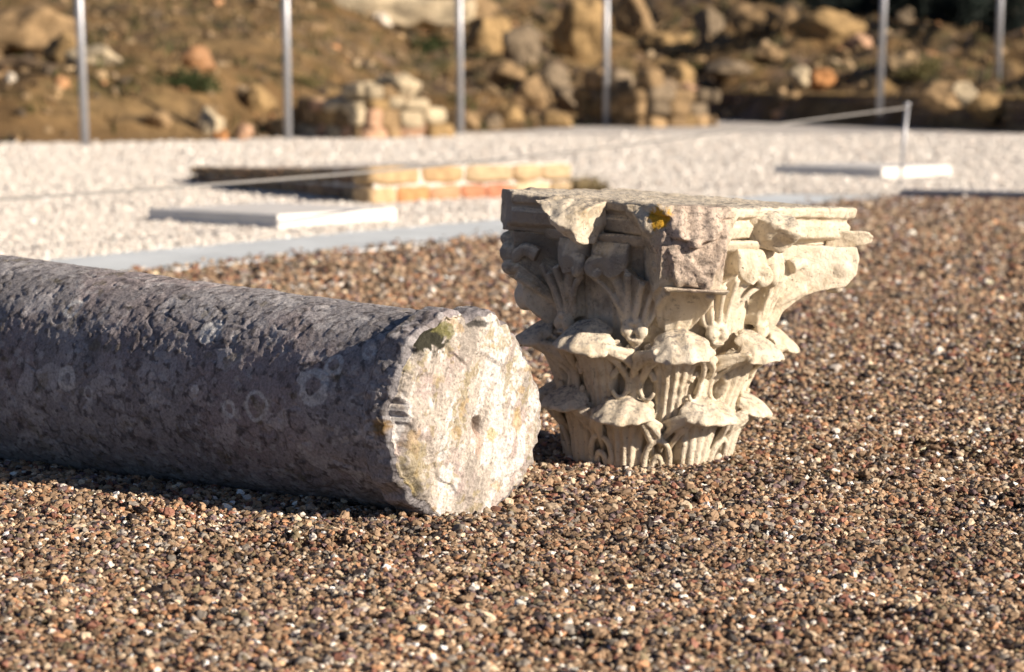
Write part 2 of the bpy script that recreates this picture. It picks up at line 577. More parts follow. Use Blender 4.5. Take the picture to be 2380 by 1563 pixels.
xs, ys, sz, lay = [], [], [], []
for (y0, y1, dens, s0) in ((4.3, 6.2, 14500, .0110), (6.2, 9.0, 12000, .0118), (9.0, 13.0, 6500, .0145), (13.0, 22.8, 2400, .021)):
    x, y = wedge_points(y0, y1, dens)
    k = in_yard(x, y) & clear_of_stones(x, y)
    x, y = x[k], y[k]
    s = s0 * np.exp(RNG.normal(0, .27, len(x))) * (1 + .22 * fbm(np.stack([x, y, 0 * x], 1) * 1.1 + 50, 2))
    big = RNG.random(len(x)) < .010
    s = np.minimum(np.where(big, s * 1.6, s), s0 * 2.1)
    xs.append(x); ys.append(y); sz.append(s)
x = np.concatenate(xs); y = np.concatenate(ys); s = np.concatenate(sz)
z = yard_h(x, y) + RNG.uniform(-.55, .45, len(x)) * s - .004
# strays kicked on to the kerb
nk = 900
tk = RNG.uniform(0, 12, nk); ok_ = RNG.exponential(.07, nk)
x = np.concatenate([x, C0[0] + U1[0] * tk + N1[0] * ok_]); y = np.concatenate([y, C0[1] + U1[1] * tk + N1[1] * ok_])
sk = .015 * np.exp(RNG.normal(0, .3, nk)); s = np.concatenate([s, sk]); z = np.concatenate([z, .008 + .25 * sk])
P = np.stack([x, y, z], 1)
o = scatter('gravel', P, s, pick_cols(BROWN, len(P), .25, P), NG1)
tag(o, 'loose brown and grey gravel of many small mixed pebbles', 'gravel', kind='stuff')

xs, ys, sz = [], [], []
for (y0, y1, dens, s0) in ((13.0, 20.0, 3800, .017), (20.0, 30.0, 1500, .023), (30, 44, 300, .032)):
    x, y = wedge_points(y0, y1, dens, .5)
    a_ = (x - C0[0]) * N1[0] + (y - C0[1]) * N1[1]; b_ = (x - C0[0]) * N2[0] + (y - C0[1]) * N2[1]
    k = ((a_ > 1.0 + RNG.normal(0, .03, len(a_))) | (b_ > .16))
    x, y = x[k], y[k]
    xs.append(x); ys.append(y); sz.append(s0 * np.exp(RNG.normal(0, .3, len(x))))
x = np.concatenate(xs); y = np.concatenate(ys); s = np.concatenate(sz)
pp = np.stack([x, y, 0 * x], 1)
P = np.stack([x, y, .006 + .02 * fbm(pp * .55, 3) + RNG.uniform(-.4, .3, len(x)) * s], 1)
o = scatter('pale_gravel', P, s, pick_cols(WHITE, len(P), .12), NG1)
tag(o, 'pale crushed stone gravel covering the court beyond the kerb', 'gravel', kind='stuff')

# ------------------------------------------------------------------ kerbs
def strip_box(name, p, u, n, length, width, z0, z1, mat, bev=.006):
    """box lying along u from p, widening along n"""
    a = np.array(p); u = np.array(u); n = np.array(n)
    V = []
    for zz, ins in ((z0, 0), (z1 - bev, 0), (z1, bev)):
        for (s, t) in ((ins, ins), (length - ins, ins), (length - ins, width - ins), (ins, width - ins)):
            q = a + u * s + n * t
            V.append((q[0], q[1], zz))
    F = [(0, 3, 2, 1), (8, 9, 10, 11)]
    for k in (0, 4):
        for j in range(4):
            F.append((k + j, k + (j + 1) % 4, k + 4 + (j + 1) % 4, k + 4 + j))
    V = np.array(V); c = V[:4, :].mean(0); c[2] = 0
    o = mesh_obj(name, V - c, F, mat, smooth=False, loc=c)
    return o
kl = ['pale flat kerb slab along the gravel edge, the far one reaching the kerb corner',
      'pale flat kerb slab between brown and pale gravel, running out behind the capital',
      'pale flat kerb slab at the left, its end joint showing above the column']
for k in range(3):
    p = C0 + U1 * (.0 + 4.2 * k)
    o = strip_box('kerb_slab', p, U1, N1, 4.185, 1.02, -.12, .008 - .002 * k, M['kerb'])
    tag(o, kl[k], 'kerb', 'pale kerb slabs')
for k in range(2):
    p = C0 + U2 * (3.0 * k) + N2 * .0
    o = strip_box('kerb_stone', p + U2 * .01, U2, N2, 2.985, .14, -.15, .062, M['kerb_dark'])
    tag(o, ['grey raised kerb stone with shaded side, right of the kerb corner', 'grey raised kerb stone running out of the picture at right'][k], 'kerb')

# ------------------------------------------------------------------ marble slabs
def slab(corner, right, left, z1, label):
    c = np.array(corner[:2]); r = np.array(right[:2]); l = np.array(left[:2])
    n = 2
    back = r + l - c
    pts = [c, r, back, l]
    V = []
    for zz, k in ((-.05, 0), (z1 - .006, 0), (z1, .006)):
        cen = sum(pts) / 4
        for q in pts:
            d = cen - q; d = d / np.linalg.norm(d)
            q2 = q + d * k
            V.append((q2[0], q2[1], zz))
    V = np.array(V); c3 = V[:4].mean(0); c3[2] = 0
    F = [(0, 3, 2, 1), (8, 9, 10, 11)] + [(k + j, k + (j + 1) % 4, k + 4 + (j + 1) % 4, k + 4 + j) for k in (0, 4) for j in range(4)]
    o = mesh_obj('marble_slab', V - c3, F, M['white_marble'], smooth=False, loc=c3)
    tag(o, label, 'slab')
Z1 = .092
slab(at_ground(645, 500, Z1), at_ground(922, 484, Z1), at_ground(345, 485, Z1), Z1, 'white marble slab lying on pale gravel in front of the low brick wall')
Z1 = .10
slab(at_ground(2050, 391, Z1), at_ground(2211, 384, Z1), at_ground(1800, 384, Z1), Z1, 'white marble slab lying behind the thin rope post')

# ------------------------------------------------------------------ rope post and rope
pb = at_ground(2089, 441)
post = empty('rope_post', (pb[0], pb[1], 0))
tag(post, 'thin leaning metal post holding the end of the rope', 'post')
def tube(path, rad, n=10, close=True):
    path = np.asarray(path, float)
    rad = np.ones(len(path)) * rad
    T = np.gradient(path, axis=0); T /= np.linalg.norm(T, axis=1)[:, None]
    up = np.array([0, 0, 1.0]) if abs(T[0][2]) < .9 else np.array([1.0, 0, 0])
    a = np.cross(T[0], up); a /= np.linalg.norm(a)
    V = []
    for k in range(len(path)):
        a = a - T[k] * (a @ T[k]); a /= np.linalg.norm(a)
        b = np.cross(T[k], a)
        for j in range(n):
            t = 2 * math.pi * j / n
            V.append(path[k] + rad[k] * (math.cos(t) * a + math.sin(t) * b))
    V = np.array(V)
    F = [tuple(f) for f in grid_faces(len(path), n, wrap=True)]
    if close:
        F.append(tuple(range(n))[::-1]); F.append(tuple(range((len(path) - 1) * n, len(path) * n)))
    return V, F
lean = .06
V, F = tube([(0, 0, -.1), (lean * .5, 0, .33), (lean, 0, .67)], [.011, .013, .019], 12)
mesh_obj('shaft', V, F, M['steel'], post)
V, F = tube([(lean, 0, .665), (lean + .001, 0, .69), (lean + .001, 0, .70)], [.024, .024, .012], 12)
mesh_obj('cap', V, F, M['steel'], post)
V, F = tube([(0, 0, -.02), (0, 0, .008), (0, 0, .014)], [.05, .05, .03], 16)
mesh_obj('base_plate', V, F, M['steel'], post)
top = np.array([pb[0] + lean, pb[1], .66])
RP = []
for (t, zz) in ((0, .655), (1.93, .575), (3.4, .505), (5.1, .437), (7.4, .366), (10.6, .325), (13, .33), (16.5, .40), (21, .62)):
    RP.append((top[0] + U1[0] * 1.08 * t, top[1] + U1[1] * 1.0 * t, zz))
RP = np.array(RP)
tt = np.linspace(0, len(RP) - 1, 120)
path = np.stack([np.interp(tt, range(len(RP)), RP[:, k]) for k in range(3)], 1)
for _ in range(30): path[1:-1] = (path[:-2] + path[1:-1] * 2 + path[2:]) / 4
V, F = tube(path, .0075, 8)
o = mesh_obj('barrier_rope', V, F, M['rope'])
tag(o, 'slack grey rope running along the kerb from the thin post', 'rope')

# ------------------------------------------------------------------ low brick wall
def bond_face(mb, p0, u, nrm, length, thick, courses, pal, seed, blen=.3, z0=0, seq=None):
    """courses: list of (z, height). Bricks as eroded boxes"""
    u = np.array([u[0], u[1], 0.0]); nr = np.array([nrm[0], nrm[1], 0.0])
    rr = np.random.default_rng(seed)
    for ci, (zc, hh) in enumerate(courses):
        s = 0.0; k = 0
        while s < length - .04:
            L = blen * rr.uniform(.72, 1.25)
            if ci % 2 and k == 0: L *= .75
            L = min(L, length - s)
            if L < .06: break
            V, F = rough_box((L - .012, thick, hh - .014), 5, 7, .012, 7, seed + 3.7 * ci + k)
            c = np.array([p0[0], p0[1], 0]) + u * (s + L / 2) - nr * (thick / 2 + rr.uniform(-.006, .012)) + np.array([0, 0, z0 + zc + hh / 2])
            W = V[:, :1] * u + V[:, 1:2] * (-nr) + V[:, 2:] * np.array([0, 0, 1.0]) + c
            colr = np.array(seq[k % len(seq)] if seq else pal[rr.integers(len(pal))]) * rr.uniform(.85, 1.15)
            mb.add(W, F, np.clip(colr, 0, .8))
            s += L; k += 1
CORN = at_ground(865, 476); RIGHT = at_ground(1336, 452); LEFT = at_ground(440, 425)
TAN = [(.42, .30, .17), (.45, .33, .20), (.38, .26, .145), (.46, .35, .22)]
RED = [(.43, .215, .12), (.46, .25, .14), (.50, .38, .23), (.42, .19, .11), (.48, .35, .22)]
SHADED_BRICK = [(.30, .21, .13), (.36, .26, .16), (.26, .17, .11), (.38, .24, .14)]  # brick tones darkened, shade painted into the left face
wall = empty('brick_wall', (CORN[0], CORN[1], 0))
tag(wall, 'low two course brick and stone wall end rising from pale gravel', 'wall')
mb = MB()
def sub2(a, b): return (np.array(a) - np.array(b))[:2]
ur = sub2(RIGHT, CORN); lr = np.linalg.norm(ur); ur /= lr
ul = sub2(LEFT, CORN); ll = np.linalg.norm(ul); ul /= ll
nrf = np.array([ur[1], -ur[0]]); nlf = np.array([-ul[1], ul[0]])
if nrf[1] > 0: nrf = -nrf
if nlf[0] > 0: nlf = -nlf
bond_face(mb, (0, 0), ur, nrf, lr, .22, [(-.03, .16)], RED, 3, .36, seq=[(.47, .34, .20), (.50, .26, .12), (.42, .25, .15), (.41, .19, .11), (.40, .18, .11), (.54, .43, .28), (.50, .38, .24)])
bond_face(mb, (0, 0), ur, nrf, lr, .22, [(.13, .155)], TAN, 9, .46)
bond_face(mb, ul * .24, ul, nlf, ll - .24, .22, [(-.03, .16), (.13, .145)], SHADED_BRICK, 14, .38)
for i_, V_ in enumerate(mb.V):
    t_ = np.clip((V_[:, :2] @ ul) / ll, 0, 1)
    V_[:, 2] *= 1 - .50 * t_ ** .8
mb.build('bricks', M['masonry'], wall)
core = [np.array([0, 0]) - nrf * .05 - nlf * .05, ur * (lr - .03) - nrf * .05, ur * (lr - .05) + ul * (ll * .75), ul * (ll - .03) - nlf * .05]
V = [(q[0], q[1], -.1) for q in core] + [(q[0], q[1], zz) for q, zz in zip(core, (.255, .255, .15, .115))]
V += [(sum(q[0] for q in core) / 4, sum(q[1] for q in core) / 4, .20)]
mesh_obj('fill', V, [(0, 1, 5, 4), (1, 2, 6, 5), (2, 3, 7, 6), (3, 0, 4, 7), (4, 5, 8), (5, 6, 8), (6, 7, 8), (7, 4, 8)], M['white_bed'], wall, smooth=False)
# straw coloured weeds at the wall's right end
def tuft(mb, c, n, h, spread, colr, rr):
    for _ in range(n):
        a = rr.uniform(0, 6.28); r0 = spread * math.sqrt(rr.random())
        b = np.array([c[0] + r0 * math.cos(a), c[1] + r0 * math.sin(a), c[2]])
        hh = h * rr.uniform(.4, 1.0); t = rr.uniform(0, 6.28); ln = rr.uniform(.1, .6) * hh
        tip = b + np.array([ln * math.cos(t), ln * math.sin(t), hh])
        w = rr.uniform(.003, .008) * (1 + h * 2)
        s = np.array([math.cos(t + 1.57), math.sin(t + 1.57), 0]) * w
        mid = (b + tip) / 2 + np.array([0, 0, .12 * hh])
        cc = np.array(colr[rr.integers(len(colr))]) * rr.uniform(.7, 1.3)
        mb.add([b - s, b + s, mid + s * .7, mid - s * .7, tip], [(0, 1, 2, 3), (3, 2, 4)], cc)
mb = MB(); rr = np.random.default_rng(4)
for k in range(5):
    q = at_ground(1350 + 11 * k, 448 + 3 * k)
    tuft(mb, (q[0], q[1], 0), 60, .16, .10, [(.25, .19, .10), (.16, .13, .07)], rr)
q0 = at_ground(1370, 452)
o = mb.build('weeds', M['grass'])
tag(o, 'small dry brown weeds at the right end of the brick wall', 'weeds')

# ------------------------------------------------------------------ hillside
EX = [-30, -6.4, -3.5, -.84, 1.3, 3.8, 8.06, 14, 30]; EY = [34, 37.7, 41, 45.5, 50, 57, 45.5, 40, 36]
def hill(x, y):
    x = np.asarray(x, float); y = np.asarray(y, float)
    d = y - np.interp(x, EX, EY)
    left = 1 - sm(x, -4.5, -1.5); right = sm(x, 3.0, 5.0)
    h1 = .85 * left + .22 * (1 - left) * (1 - right) + .50 * right
    ramp_w = 5.0 * left + 6.0 * (1 - left) * (1 - right) + 1.6 * right
    z = h1 * sm(d / ramp_w, -.02, 1.0)
    z = z + .062 * np.maximum(d - 3.5, 0) + .00025 * np.maximum(d - 40, 0) ** 2
    p = np.stack([x, y * .8, 0 * x], 1)
    am = sm(d, .1, 5)
    rough = .5 + .9 * sm(x, -3, 0)
    z = z + am * (.30 * fbm(p * .32 + 5, 4) + rough * (.09 * fbm(p * 2.1, 3) + .22 * np.abs(fbm(p * 1.0 + 9, 2))))
    z = z - .25 * (1 - sm(d, -1.2, .15))
    return z
nx, ny = 420, 420
gx = np.concatenate([np.linspace(-260, -24, 40), np.linspace(-23, 27, nx - 80), np.linspace(28, 260, 40)])
gy = np.concatenate([np.linspace(33, 95, 330), np.linspace(96, 420, ny - 330)])
GX, GY = np.meshgrid(gx, gy, indexing='ij')
X, Y = GX.ravel(), GY.ravel()
Zh = hill(X, Y)
p = np.stack([X, Y, 0 * X], 1)
f1 = fbm(p * .35 + 2, 4); f2 = fbm(p * 1.7, 3); f3 = fbm(p * .8 + 30, 3)
earth = np.array([.16, .098, .042]); straw = np.array([.23, .152, .070]); green = np.array([.050, .050, .018]); mauve = np.array([.18, .125, .088]); dark = np.array([.030, .022, .014])
c = earth + (straw - earth) * sm(f1, -.2, .4)[:, None]
c = c + (mauve - c) * (sm(f3, .0, .4) * sm(Y, 44, 55))[:, None]
c = c + (green - c) * (sm(f2 + .6 * f3, .05, .5) * .85 * sm(Zh, .25, .9))[:, None]
c = c + (dark - c) * (sm(-f2 + f1 * .5, .42, .7) * .8)[:, None]  # near-black patches painted in for shadows on the slope
o = mesh_obj('hillside', np.stack([X, Y, Zh], 1), grid_faces(nx, ny), M['earth'], col=c)
tag(o, kind='structure')

def hit_hill(px, py):
    d = ray(px, py)
    Ys = np.linspace(35, 200, 3000)
    t = Ys / d[1]
    zr = CAM_H + d[2] * t; xr = d[0] * t
    zh = hill(xr, Ys)
    k = np.where((zr <= zh))[0]
    k = k[0] if len(k) else 2999
    return np.array([xr[k], Ys[k], zh[k]])

ROCKC = {'tan': (.27, .185, .10), 'ochre': (.31, .21, .10), 'pale': (.46, .38, .26), 'grey': (.20, .155, .105), 'pink': (.46, .29, .19), 'dark': (.12, .085, .055), 'white': (.62, .56, .47), 'orange': (.45, .22, .09)}
def place_rock(px, pybase, w, h, colr, label, name='rock', depth=None, seed=None, squash=.9, group=None, Y=None, cat='rock'):
    p = hit_hill(px, pybase) if Y is None else at_depth(px, pybase, Y)
    sc = p[1] / FPX
    W, H = w * sc, h * sc
    D = (depth if depth else squash) * W
    seed = seed if seed is not None else (px * .37 + pybase * .11)
    V, F = rock((W, D, H * 1.15), 4, seed)
    rz = rotz(V, random.uniform(-.4, .4))
    cc = np.array(ROCKC[colr])
    nf = fbm(rz * 5 / max(W, .2) + seed, 4)
    colv = np.clip(cc * (1 + .35 * nf)[:, None], .01, .8)
    o = mesh_obj(name, rz + np.array([0, 0, H * .46]), F, M['rockface'], col=colv, loc=p + np.array([0, D * .3, -H * .06]))
    tag(o, label, cat, group)
    return o

rocks = [
 (62, 128, 190, 105, 'tan', 'big tan boulder on the bank at the left edge'),
 (150, 150, 90, 75, 'ochre', 'ochre rock just left of the leftmost fence post'),
 (222, 152, 110, 42, 'pale', 'pale flat rock sloping down right of the leftmost fence post'),
 (22, 196, 26, 24, 'white', 'small white stone on the bank at the far left'),
 (1135, 120, 95, 90, 'ochre', 'ochre boulder high behind the third fence post'),
 (1170, 205, 80, 70, 'tan', 'round tan rock between third and fourth posts, below the ochre boulder'),
 (1232, 250, 85, 75, 'tan', 'rounded tan rock low down between third and fourth posts'),
 (1350, 150, 100, 165, 'ochre', 'tall ochre crag directly left of the fourth fence post'),
 (1290, 215, 75, 55, 'grey', 'grey brown rock under the tall ochre crag'),
 (1475, 88, 85, 100, 'tan', 'upright tan rock right of the fourth fence post at the top'),
 (1548, 130, 110, 60, 'ochre', 'low ochre rock beside the upright tan rock'),
 (1648, 92, 62, 75, 'grey', 'upright grey block in the upper row of boulders'),
 (1750, 80, 110, 70, 'tan', 'wide tan boulder in the middle of the upper row'),
 (1832, 78, 60, 55, 'tan', 'small tan boulder squeezed between two larger ones in the upper row'),
 (1925, 92, 130, 65, 'ochre', 'broad ochre boulder left of the fifth fence post'),
 (1990, 118, 60, 38, 'pink', 'pinkish rock below the broad ochre boulder'),
 (1862, 208, 46, 46, 'pale', 'pale round stone on the far wall top'),
 (1912, 208, 54, 42, 'orange', 'orange stone on the far wall beside the pale round one'),
 (2108, 60, 40, 34, 'grey', 'small grey stone right of the fifth fence post'),
 (482, 312, 62, 56, 'pale', 'pale grey rock at the foot of the bank between first two posts'),
 (566, 326, 34, 34, 'pink', 'small pinkish stone near the foot of the second post'),
 (512, 330, 30, 26, 'orange', 'small orange stone at the gravel edge below the pale grey rock'),
 (600, 262, 60, 60, 'ochre', 'ochre rock on the bank left of the second post'),
 (640, 318, 40, 48, 'tan', 'tan stone touching the foot of the second post'),
 (1075, 300, 60, 45, 'tan', 'low tan rock beside the foot of the third post'),
 (1140, 300, 40, 34, 'grey', 'little grey stone right of the third post foot'),
 (1290, 298, 60, 34, 'ochre', 'flat ochre stone before the dark ruin lump'),
 (360, 300, 60, 40, 'tan', 'half buried tan rock low on the left bank'),
 (885, 62, 40, 30, 'white', 'small whitish stone below the pale wall at the top'),
 (1105, 60, 80, 60, 'tan', 'tan boulder at the top right beside the third fence post'),
 (1215, 150, 80, 80, 'grey', 'shadowed grey boulder left of the tall ochre crag'),
 (1345, 70, 70, 80, 'tan', 'tan block stacked on the top of the tall ochre crag'),
 (1330, 262, 70, 60, 'grey', 'dull grey brown rock left of the rubble lump'),
 (1180, 285, 60, 40, 'ochre', 'small ochre rock at the gravel edge between third and fourth posts'),
 (1790, 150, 60, 40, 'tan', 'small tan rock in front of the upper row of boulders'),
 (1700, 180, 130, 40, 'grey', 'long low grey ledge behind the dark right wall'),
]
for r_ in rocks:
    place_rock(r_[0], r_[1], r_[2], r_[3], r_[4], r_[5])

# masonry blocks of rubble stones
def rubble_block(name, pxc, pyb, wr_, wl_, h, cols_, label, seed, stone=.2, az=40, cat='ruined wall'):
    """a broken corner of rubble masonry: its right face meets the sun, its left face turns away.
    (pxc, pyb) is the foot of the corner, wr_ / wl_ the widths the two faces show"""
    rr = np.random.default_rng(seed)
    c = at_ground(pxc, pyb); sc = c[1] / FPX
    W = wr_ * sc / math.cos(R(az)); Dp = wl_ * sc / math.sin(R(az)); H = h * sc
    mb = MB(); z = -.05; k = 0
    while z < H:
        hh = stone * rr.uniform(.65, 1.25)
        for face in range(2):
            s_, end = -.05, (Dp if face else W)
            while s_ < end:
                L = stone * rr.uniform(.9, 2.1)
                tc = H * (1 - .45 * max(0, perlin(np.array([[s_ * 1.3 + .4, face * 3.0 + seed, .3]]))[0]) - (.05 if face else .30) * (s_ / end) ** 2)
                if z + hh * .5 < tc:
                    V, F = rough_box((L, stone * 1.5, hh), 5, 5, .045, 2.6, seed + k * 1.3)
                    if face: q = np.array([.0, s_ + L / 2, z + hh / 2]); V = rotz(V, math.pi / 2)
                    else: q = np.array([s_ + L / 2, 0, z + hh / 2])
                    q = q + rr.normal(0, .02, 3)
                    mb.add(V + q, F, np.array(ROCKC[cols_[rr.integers(len(cols_))]]) * rr.uniform(.7, 1.25))
                s_ += L; k += 1
        z += hh * .9
    root = empty(name, (c[0], c[1], 0), (0, 0, R(az)))
    tag(root, label, cat)
    mb.build('stones', M['rockface'], root)
    V, F = rough_box((W * .9, Dp * .9, H * .9), 9, 4, .12, 2.0, seed)
    mesh_obj('core', V + np.array([W * .5, Dp * .5, H * .44]), F, M['mortar'], root)
    return root
rubble_block('ruined_pier', 850, 326, 165, 150, 122, ['pale', 'ochre', 'pale', 'pink', 'tan'], 'broken rubble pier with pale lit stones between second and third posts', 21, .22)
rubble_block('ruined_wall', 1500, 297, 140, 125, 118, ['ochre', 'tan', 'grey', 'tan'], 'lump of rubble masonry at the foot of the fourth post', 33, .27)

# stones heaped on the lump and the pier
for (px, py, w, h, cc, lb, Yd) in ((940, 212, 60, 42, 'pale', 'pale stone topping the broken pier', 41.5), (905, 215, 55, 36, 'pale', 'flat pale stone lying on the pier beside its topmost stone', 41.7),
                                   (1560, 205, 90, 60, 'ochre', 'ochre stone on top of the rubble lump by the fourth post', 51.5), (1605, 232, 50, 40, 'pink', 'pink stone on the right shoulder of the rubble lump', 51),
                                   (1400, 296, 70, 70, 'dark', 'dark weathered rock against the left side of the rubble lump', 51.5)):
    place_rock(px, py, w, h, cc, lb, Y=Yd)

# far low wall at right, its long side turned from the sun
A = at_ground(1640, 277); B = at_ground(2460, 312)
w = empty('stone_wall', (A[0], A[1], 0)); tag(w, 'long low dark stone wall bounding the pale gravel at right', 'wall')
ud = sub2(B, A); ln = np.linalg.norm(ud); ud /= ln
nn = np.array([ud[1], -ud[0]])
if nn[1] > 0: nn = -nn
mb = MB()
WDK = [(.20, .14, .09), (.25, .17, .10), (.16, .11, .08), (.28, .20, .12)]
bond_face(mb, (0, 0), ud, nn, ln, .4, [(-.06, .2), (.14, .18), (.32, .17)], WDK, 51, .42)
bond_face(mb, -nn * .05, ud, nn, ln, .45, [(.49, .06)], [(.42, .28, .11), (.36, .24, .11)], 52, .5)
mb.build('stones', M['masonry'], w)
V = np.array([(q[0], q[1], zz) for zz in (-.2, .46) for q in (-nn * .08, ud * ln - nn * .08, ud * ln - nn * .6, -nn * .6)])
mesh_obj('core', V, [(0, 1, 5, 4), (1, 2, 6, 5), (2, 3, 7, 6), (3, 0, 4, 7), (4, 5, 6, 7)], M['mortar'], w, smooth=False)
for (px, py, ww, hh, cc, lb) in ((2195, 262, 92, 66, 'tan', 'squared tan block standing out near the right end of the low wall'), (2300, 274, 96, 60, 'ochre', 'ochre boulder breaking the low wall right of the sixth post'),
                                 (2372, 306, 80, 42, 'orange', 'orange brown block at the gravel edge by the right border'), (2245, 235, 50, 40, 'pale', 'pale stone perched on the low wall under the sixth post')):
    q = at_ground(px, 306)
    place_rock(px, py, ww, hh, cc, lb, Y=q[1] - .1)

q = at_depth(2312, 214, 50.8)
o = strip_box('marble_slab', q[:2], (.97, .25), (-.25, .97), 1.7, .6, q[2] - .25, q[2] + .17, M['white_marble'])
tag(o, 'small white block at the right border behind the rightmost fence post', 'slab')
# pale ruined walls higher up the slope
def slope_wall(px0, px1, py, h, colr, label, seed, thick=.7, name='ruined_wall'):
    a = hit_hill(px0, py); b = hit_hill(px1, py)
    c = (a + b) / 2; W = np.linalg.norm(b - a) * 1.0; H = h * c[1] / FPX
    W = (px1 - px0) * c[1] / FPX
    V, F = rough_box((W, thick, H * 1.4), 14, 6, .17, 1.3, seed)
    nf = fbm(V * 3 + seed, 4); cell = worley(V * np.array([2.2, 2.2, 4.0]) + seed)[2]
    cv = np.array(ROCKC[colr]) * (.8 + .5 * cell + .3 * nf)[:, None]
    o = mesh_obj(name, V, F, M['rockface'], col=np.clip(cv, .01, .8), loc=(c[0], c[1] + .3, c[2] + H * .3))
    tag(o, label, 'ruined wall')
slope_wall(745, 1075, 40, 45, 'pale', 'pale wide ruined wall cut by the top of the picture between second and third posts', 61)
slope_wall(-120, 130, 160, 16, 'dark', 'thin dark ledge below the big tan boulder', 63, .5)

# ------------------------------------------------------------------ fence posts
def post_mesh():
    Hh = 3.2
    return tube([(0, 0, -.4), (0, 0, Hh), ], [.052, .052], 20), tube([(0, 0, Hh), (0, 0, Hh + .012), (0, 0, Hh + .035)], [.058, .058, .02], 20)
pm, cmesh = post_mesh()
fp = [((198, 341), 0, 'leftmost'), ((670, 329), 0, 'second'), ((1070, 312), 0, 'third'), ((1409, 296), 0, 'fourth'), ((2046, 210), 49.5, 'fifth'), ((2318, 205), 49.8, 'rightmost')]
labs = ['leftmost grey steel fence post, rising from the gravel edge', 'grey steel fence post left of the broken pier, its foot in shadow', 'grey steel fence post right of the broken pier',
        'grey steel fence post behind the rubble lump', 'grey steel fence post behind the low wall, above the rope post', 'rightmost grey steel fence post behind the end of the low wall']
first = None
for k, ((px, py), Yd, nm) in enumerate(fp):
    q = at_ground(px, py) if not Yd else at_depth(px, py, Yd)
    if k == 0:
        root = empty('fence_post')
        a = mesh_obj('shaft', pm[0], pm[1], M['steel'], root); b = mesh_obj('cap', cmesh[0], cmesh[1], M['steel'], root)
        first = (root, a, b)
    else:
        root = first[0].copy(); COL.objects.link(root)
        for s_ in first[1:]:
            c_ = s_.copy(); COL.objects.link(c_); c_.parent = root
    root.location = q
    leanx = (-.030, -.012, -.006, -.002, .028, .024)[k]
    root.rotation_euler = (0, leanx, 0)
    tag(root, labs[k], 'fence post', 'steel fence posts')

# ------------------------------------------------------------------ hillside litter, grass, shrubs
n = 9000
x = RNG.uniform(-15, 20, n); y = RNG.uniform(35, 90, n)
d = y - np.interp(x, EX, EY)
k = d > .2
x, y, d = x[k], y[k], d[k]
s = .10 * np.exp(RNG.normal(0, .5, len(x)))
P = np.stack([x, y, hill(x, y) + .15 * s], 1)
HC = [((.24, .165, .09), 30), ((.32, .23, .13), 16), ((.22, .15, .08), 22), ((.50, .38, .24), 8), ((.40, .22, .11), 8), ((.10, .075, .05), 15)]
dense = fbm(P * .5 + 8, 3) > -.05
o = scatter('rubble', P[dense], s[dense], pick_cols(HC, int(dense.sum()), .3), NG1, (.5, .9))
tag(o, 'loose stones and rubble strewn over the brown hillside', 'rubble', kind='stuff')

n = 26000
x = RNG.uniform(-15, 20, n); y = 36 + 55 * RNG.random(n) ** 1.3
d = y - np.interp(x, EX, EY)
fg = fbm(np.stack([x, y, 0 * x], 1) * .8 + 30, 3)
k = (d > .4) & (fg > -.15)
x, y, fg = x[k], y[k], fg[k]
n = len(x); z = hill(x, y) - .02
h = RNG.uniform(.06, .22, n); a = RNG.uniform(0, 6.28, n); w_ = RNG.uniform(.012, .035, n)
B = np.stack([x, y, z], 1); S = np.stack([np.cos(a), np.sin(a), 0 * a], 1) * w_[:, None]
T = B + np.stack([RNG.normal(0, .4, n) * h, RNG.normal(0, .4, n) * h, h], 1)
V = np.stack([B - S, B + S, T + S * .3, T - S * .3], 1).reshape(-1, 3)
cc = np.where((fg > .15)[:, None], np.array([.055, .062, .02]), np.array([.19, .13, .065])) * RNG.uniform(.6, 1.3, (n, 1))
o = mesh_obj('grass', V, np.arange(4 * n).reshape(-1, 4), M['grass'], smooth=False, col=np.repeat(cc, 4, 0))
tag(o, 'short dry grass and low weeds growing on the hillside', 'grass', kind='stuff')

M['leaf'] = attr_mat('shrub_leaves', 4, .7, .3, 0)
M['bark'] = simple('shrub_bark', (.12, .085, .055), .9, 0, .3, 20, .01)
def shrub(p, w, h, colr, label, seed, name='shrub', nleaf=2600):
    rr = np.random.default_rng(seed)
    root = empty(name, p); tag(root, label, 'shrub')
    nc = 26
    cen = rr.normal(size=(nc, 3)); cen /= np.linalg.norm(cen, axis=1)[:, None]
    cen *= rr.uniform(.35, 1.0, (nc, 1)); cen[:, 2] = np.abs(cen[:, 2])
    cen = cen * np.array([w / 2, w / 2, h * .8])
    kk = rr.integers(0, nc, nleaf)
    q = cen[kk] + rr.normal(size=(nleaf, 3)) * w * .085
    q[:, 2] = np.maximum(q[:, 2], .02)
    a = rr.normal(size=(nleaf, 3)); b = rr.normal(size=(nleaf, 3))
    a /= np.linalg.norm(a, axis=1)[:, None]; b -= a * (a * b).sum(1)[:, None]; b /= np.linalg.norm(b, axis=1)[:, None]
    ls = w * .032 * rr.uniform(.6, 1.4, (nleaf, 1))
    V = np.stack([q - a * ls, q - b * ls * .5, q + a * ls, q + b * ls * .5], 1).reshape(-1, 3)
    cc = np.array(colr) * rr.uniform(.6, 1.4, (nleaf, 1)) * rr.uniform(.7, 1.3, (nc, 1))[kk]
    mesh_obj('foliage', V, np.arange(4 * nleaf).reshape(-1, 4), M['leaf'], root, False, np.repeat(cc, 4, 0))
    mb = MB()
    for k in range(7):
        t = cen[k]
        V, F = tube([(0, 0, -.1), t * .4 + np.array([0, 0, .05]), t * .95], [w * .02, w * .014, w * .006], 6)
        mb.add(V, F, (.12, .09, .06))
    mb.build('stems', M['bark'], root)
GR = (.045, .060, .020); OL = (.12, .105, .04); DG = (.014, .022, .018)
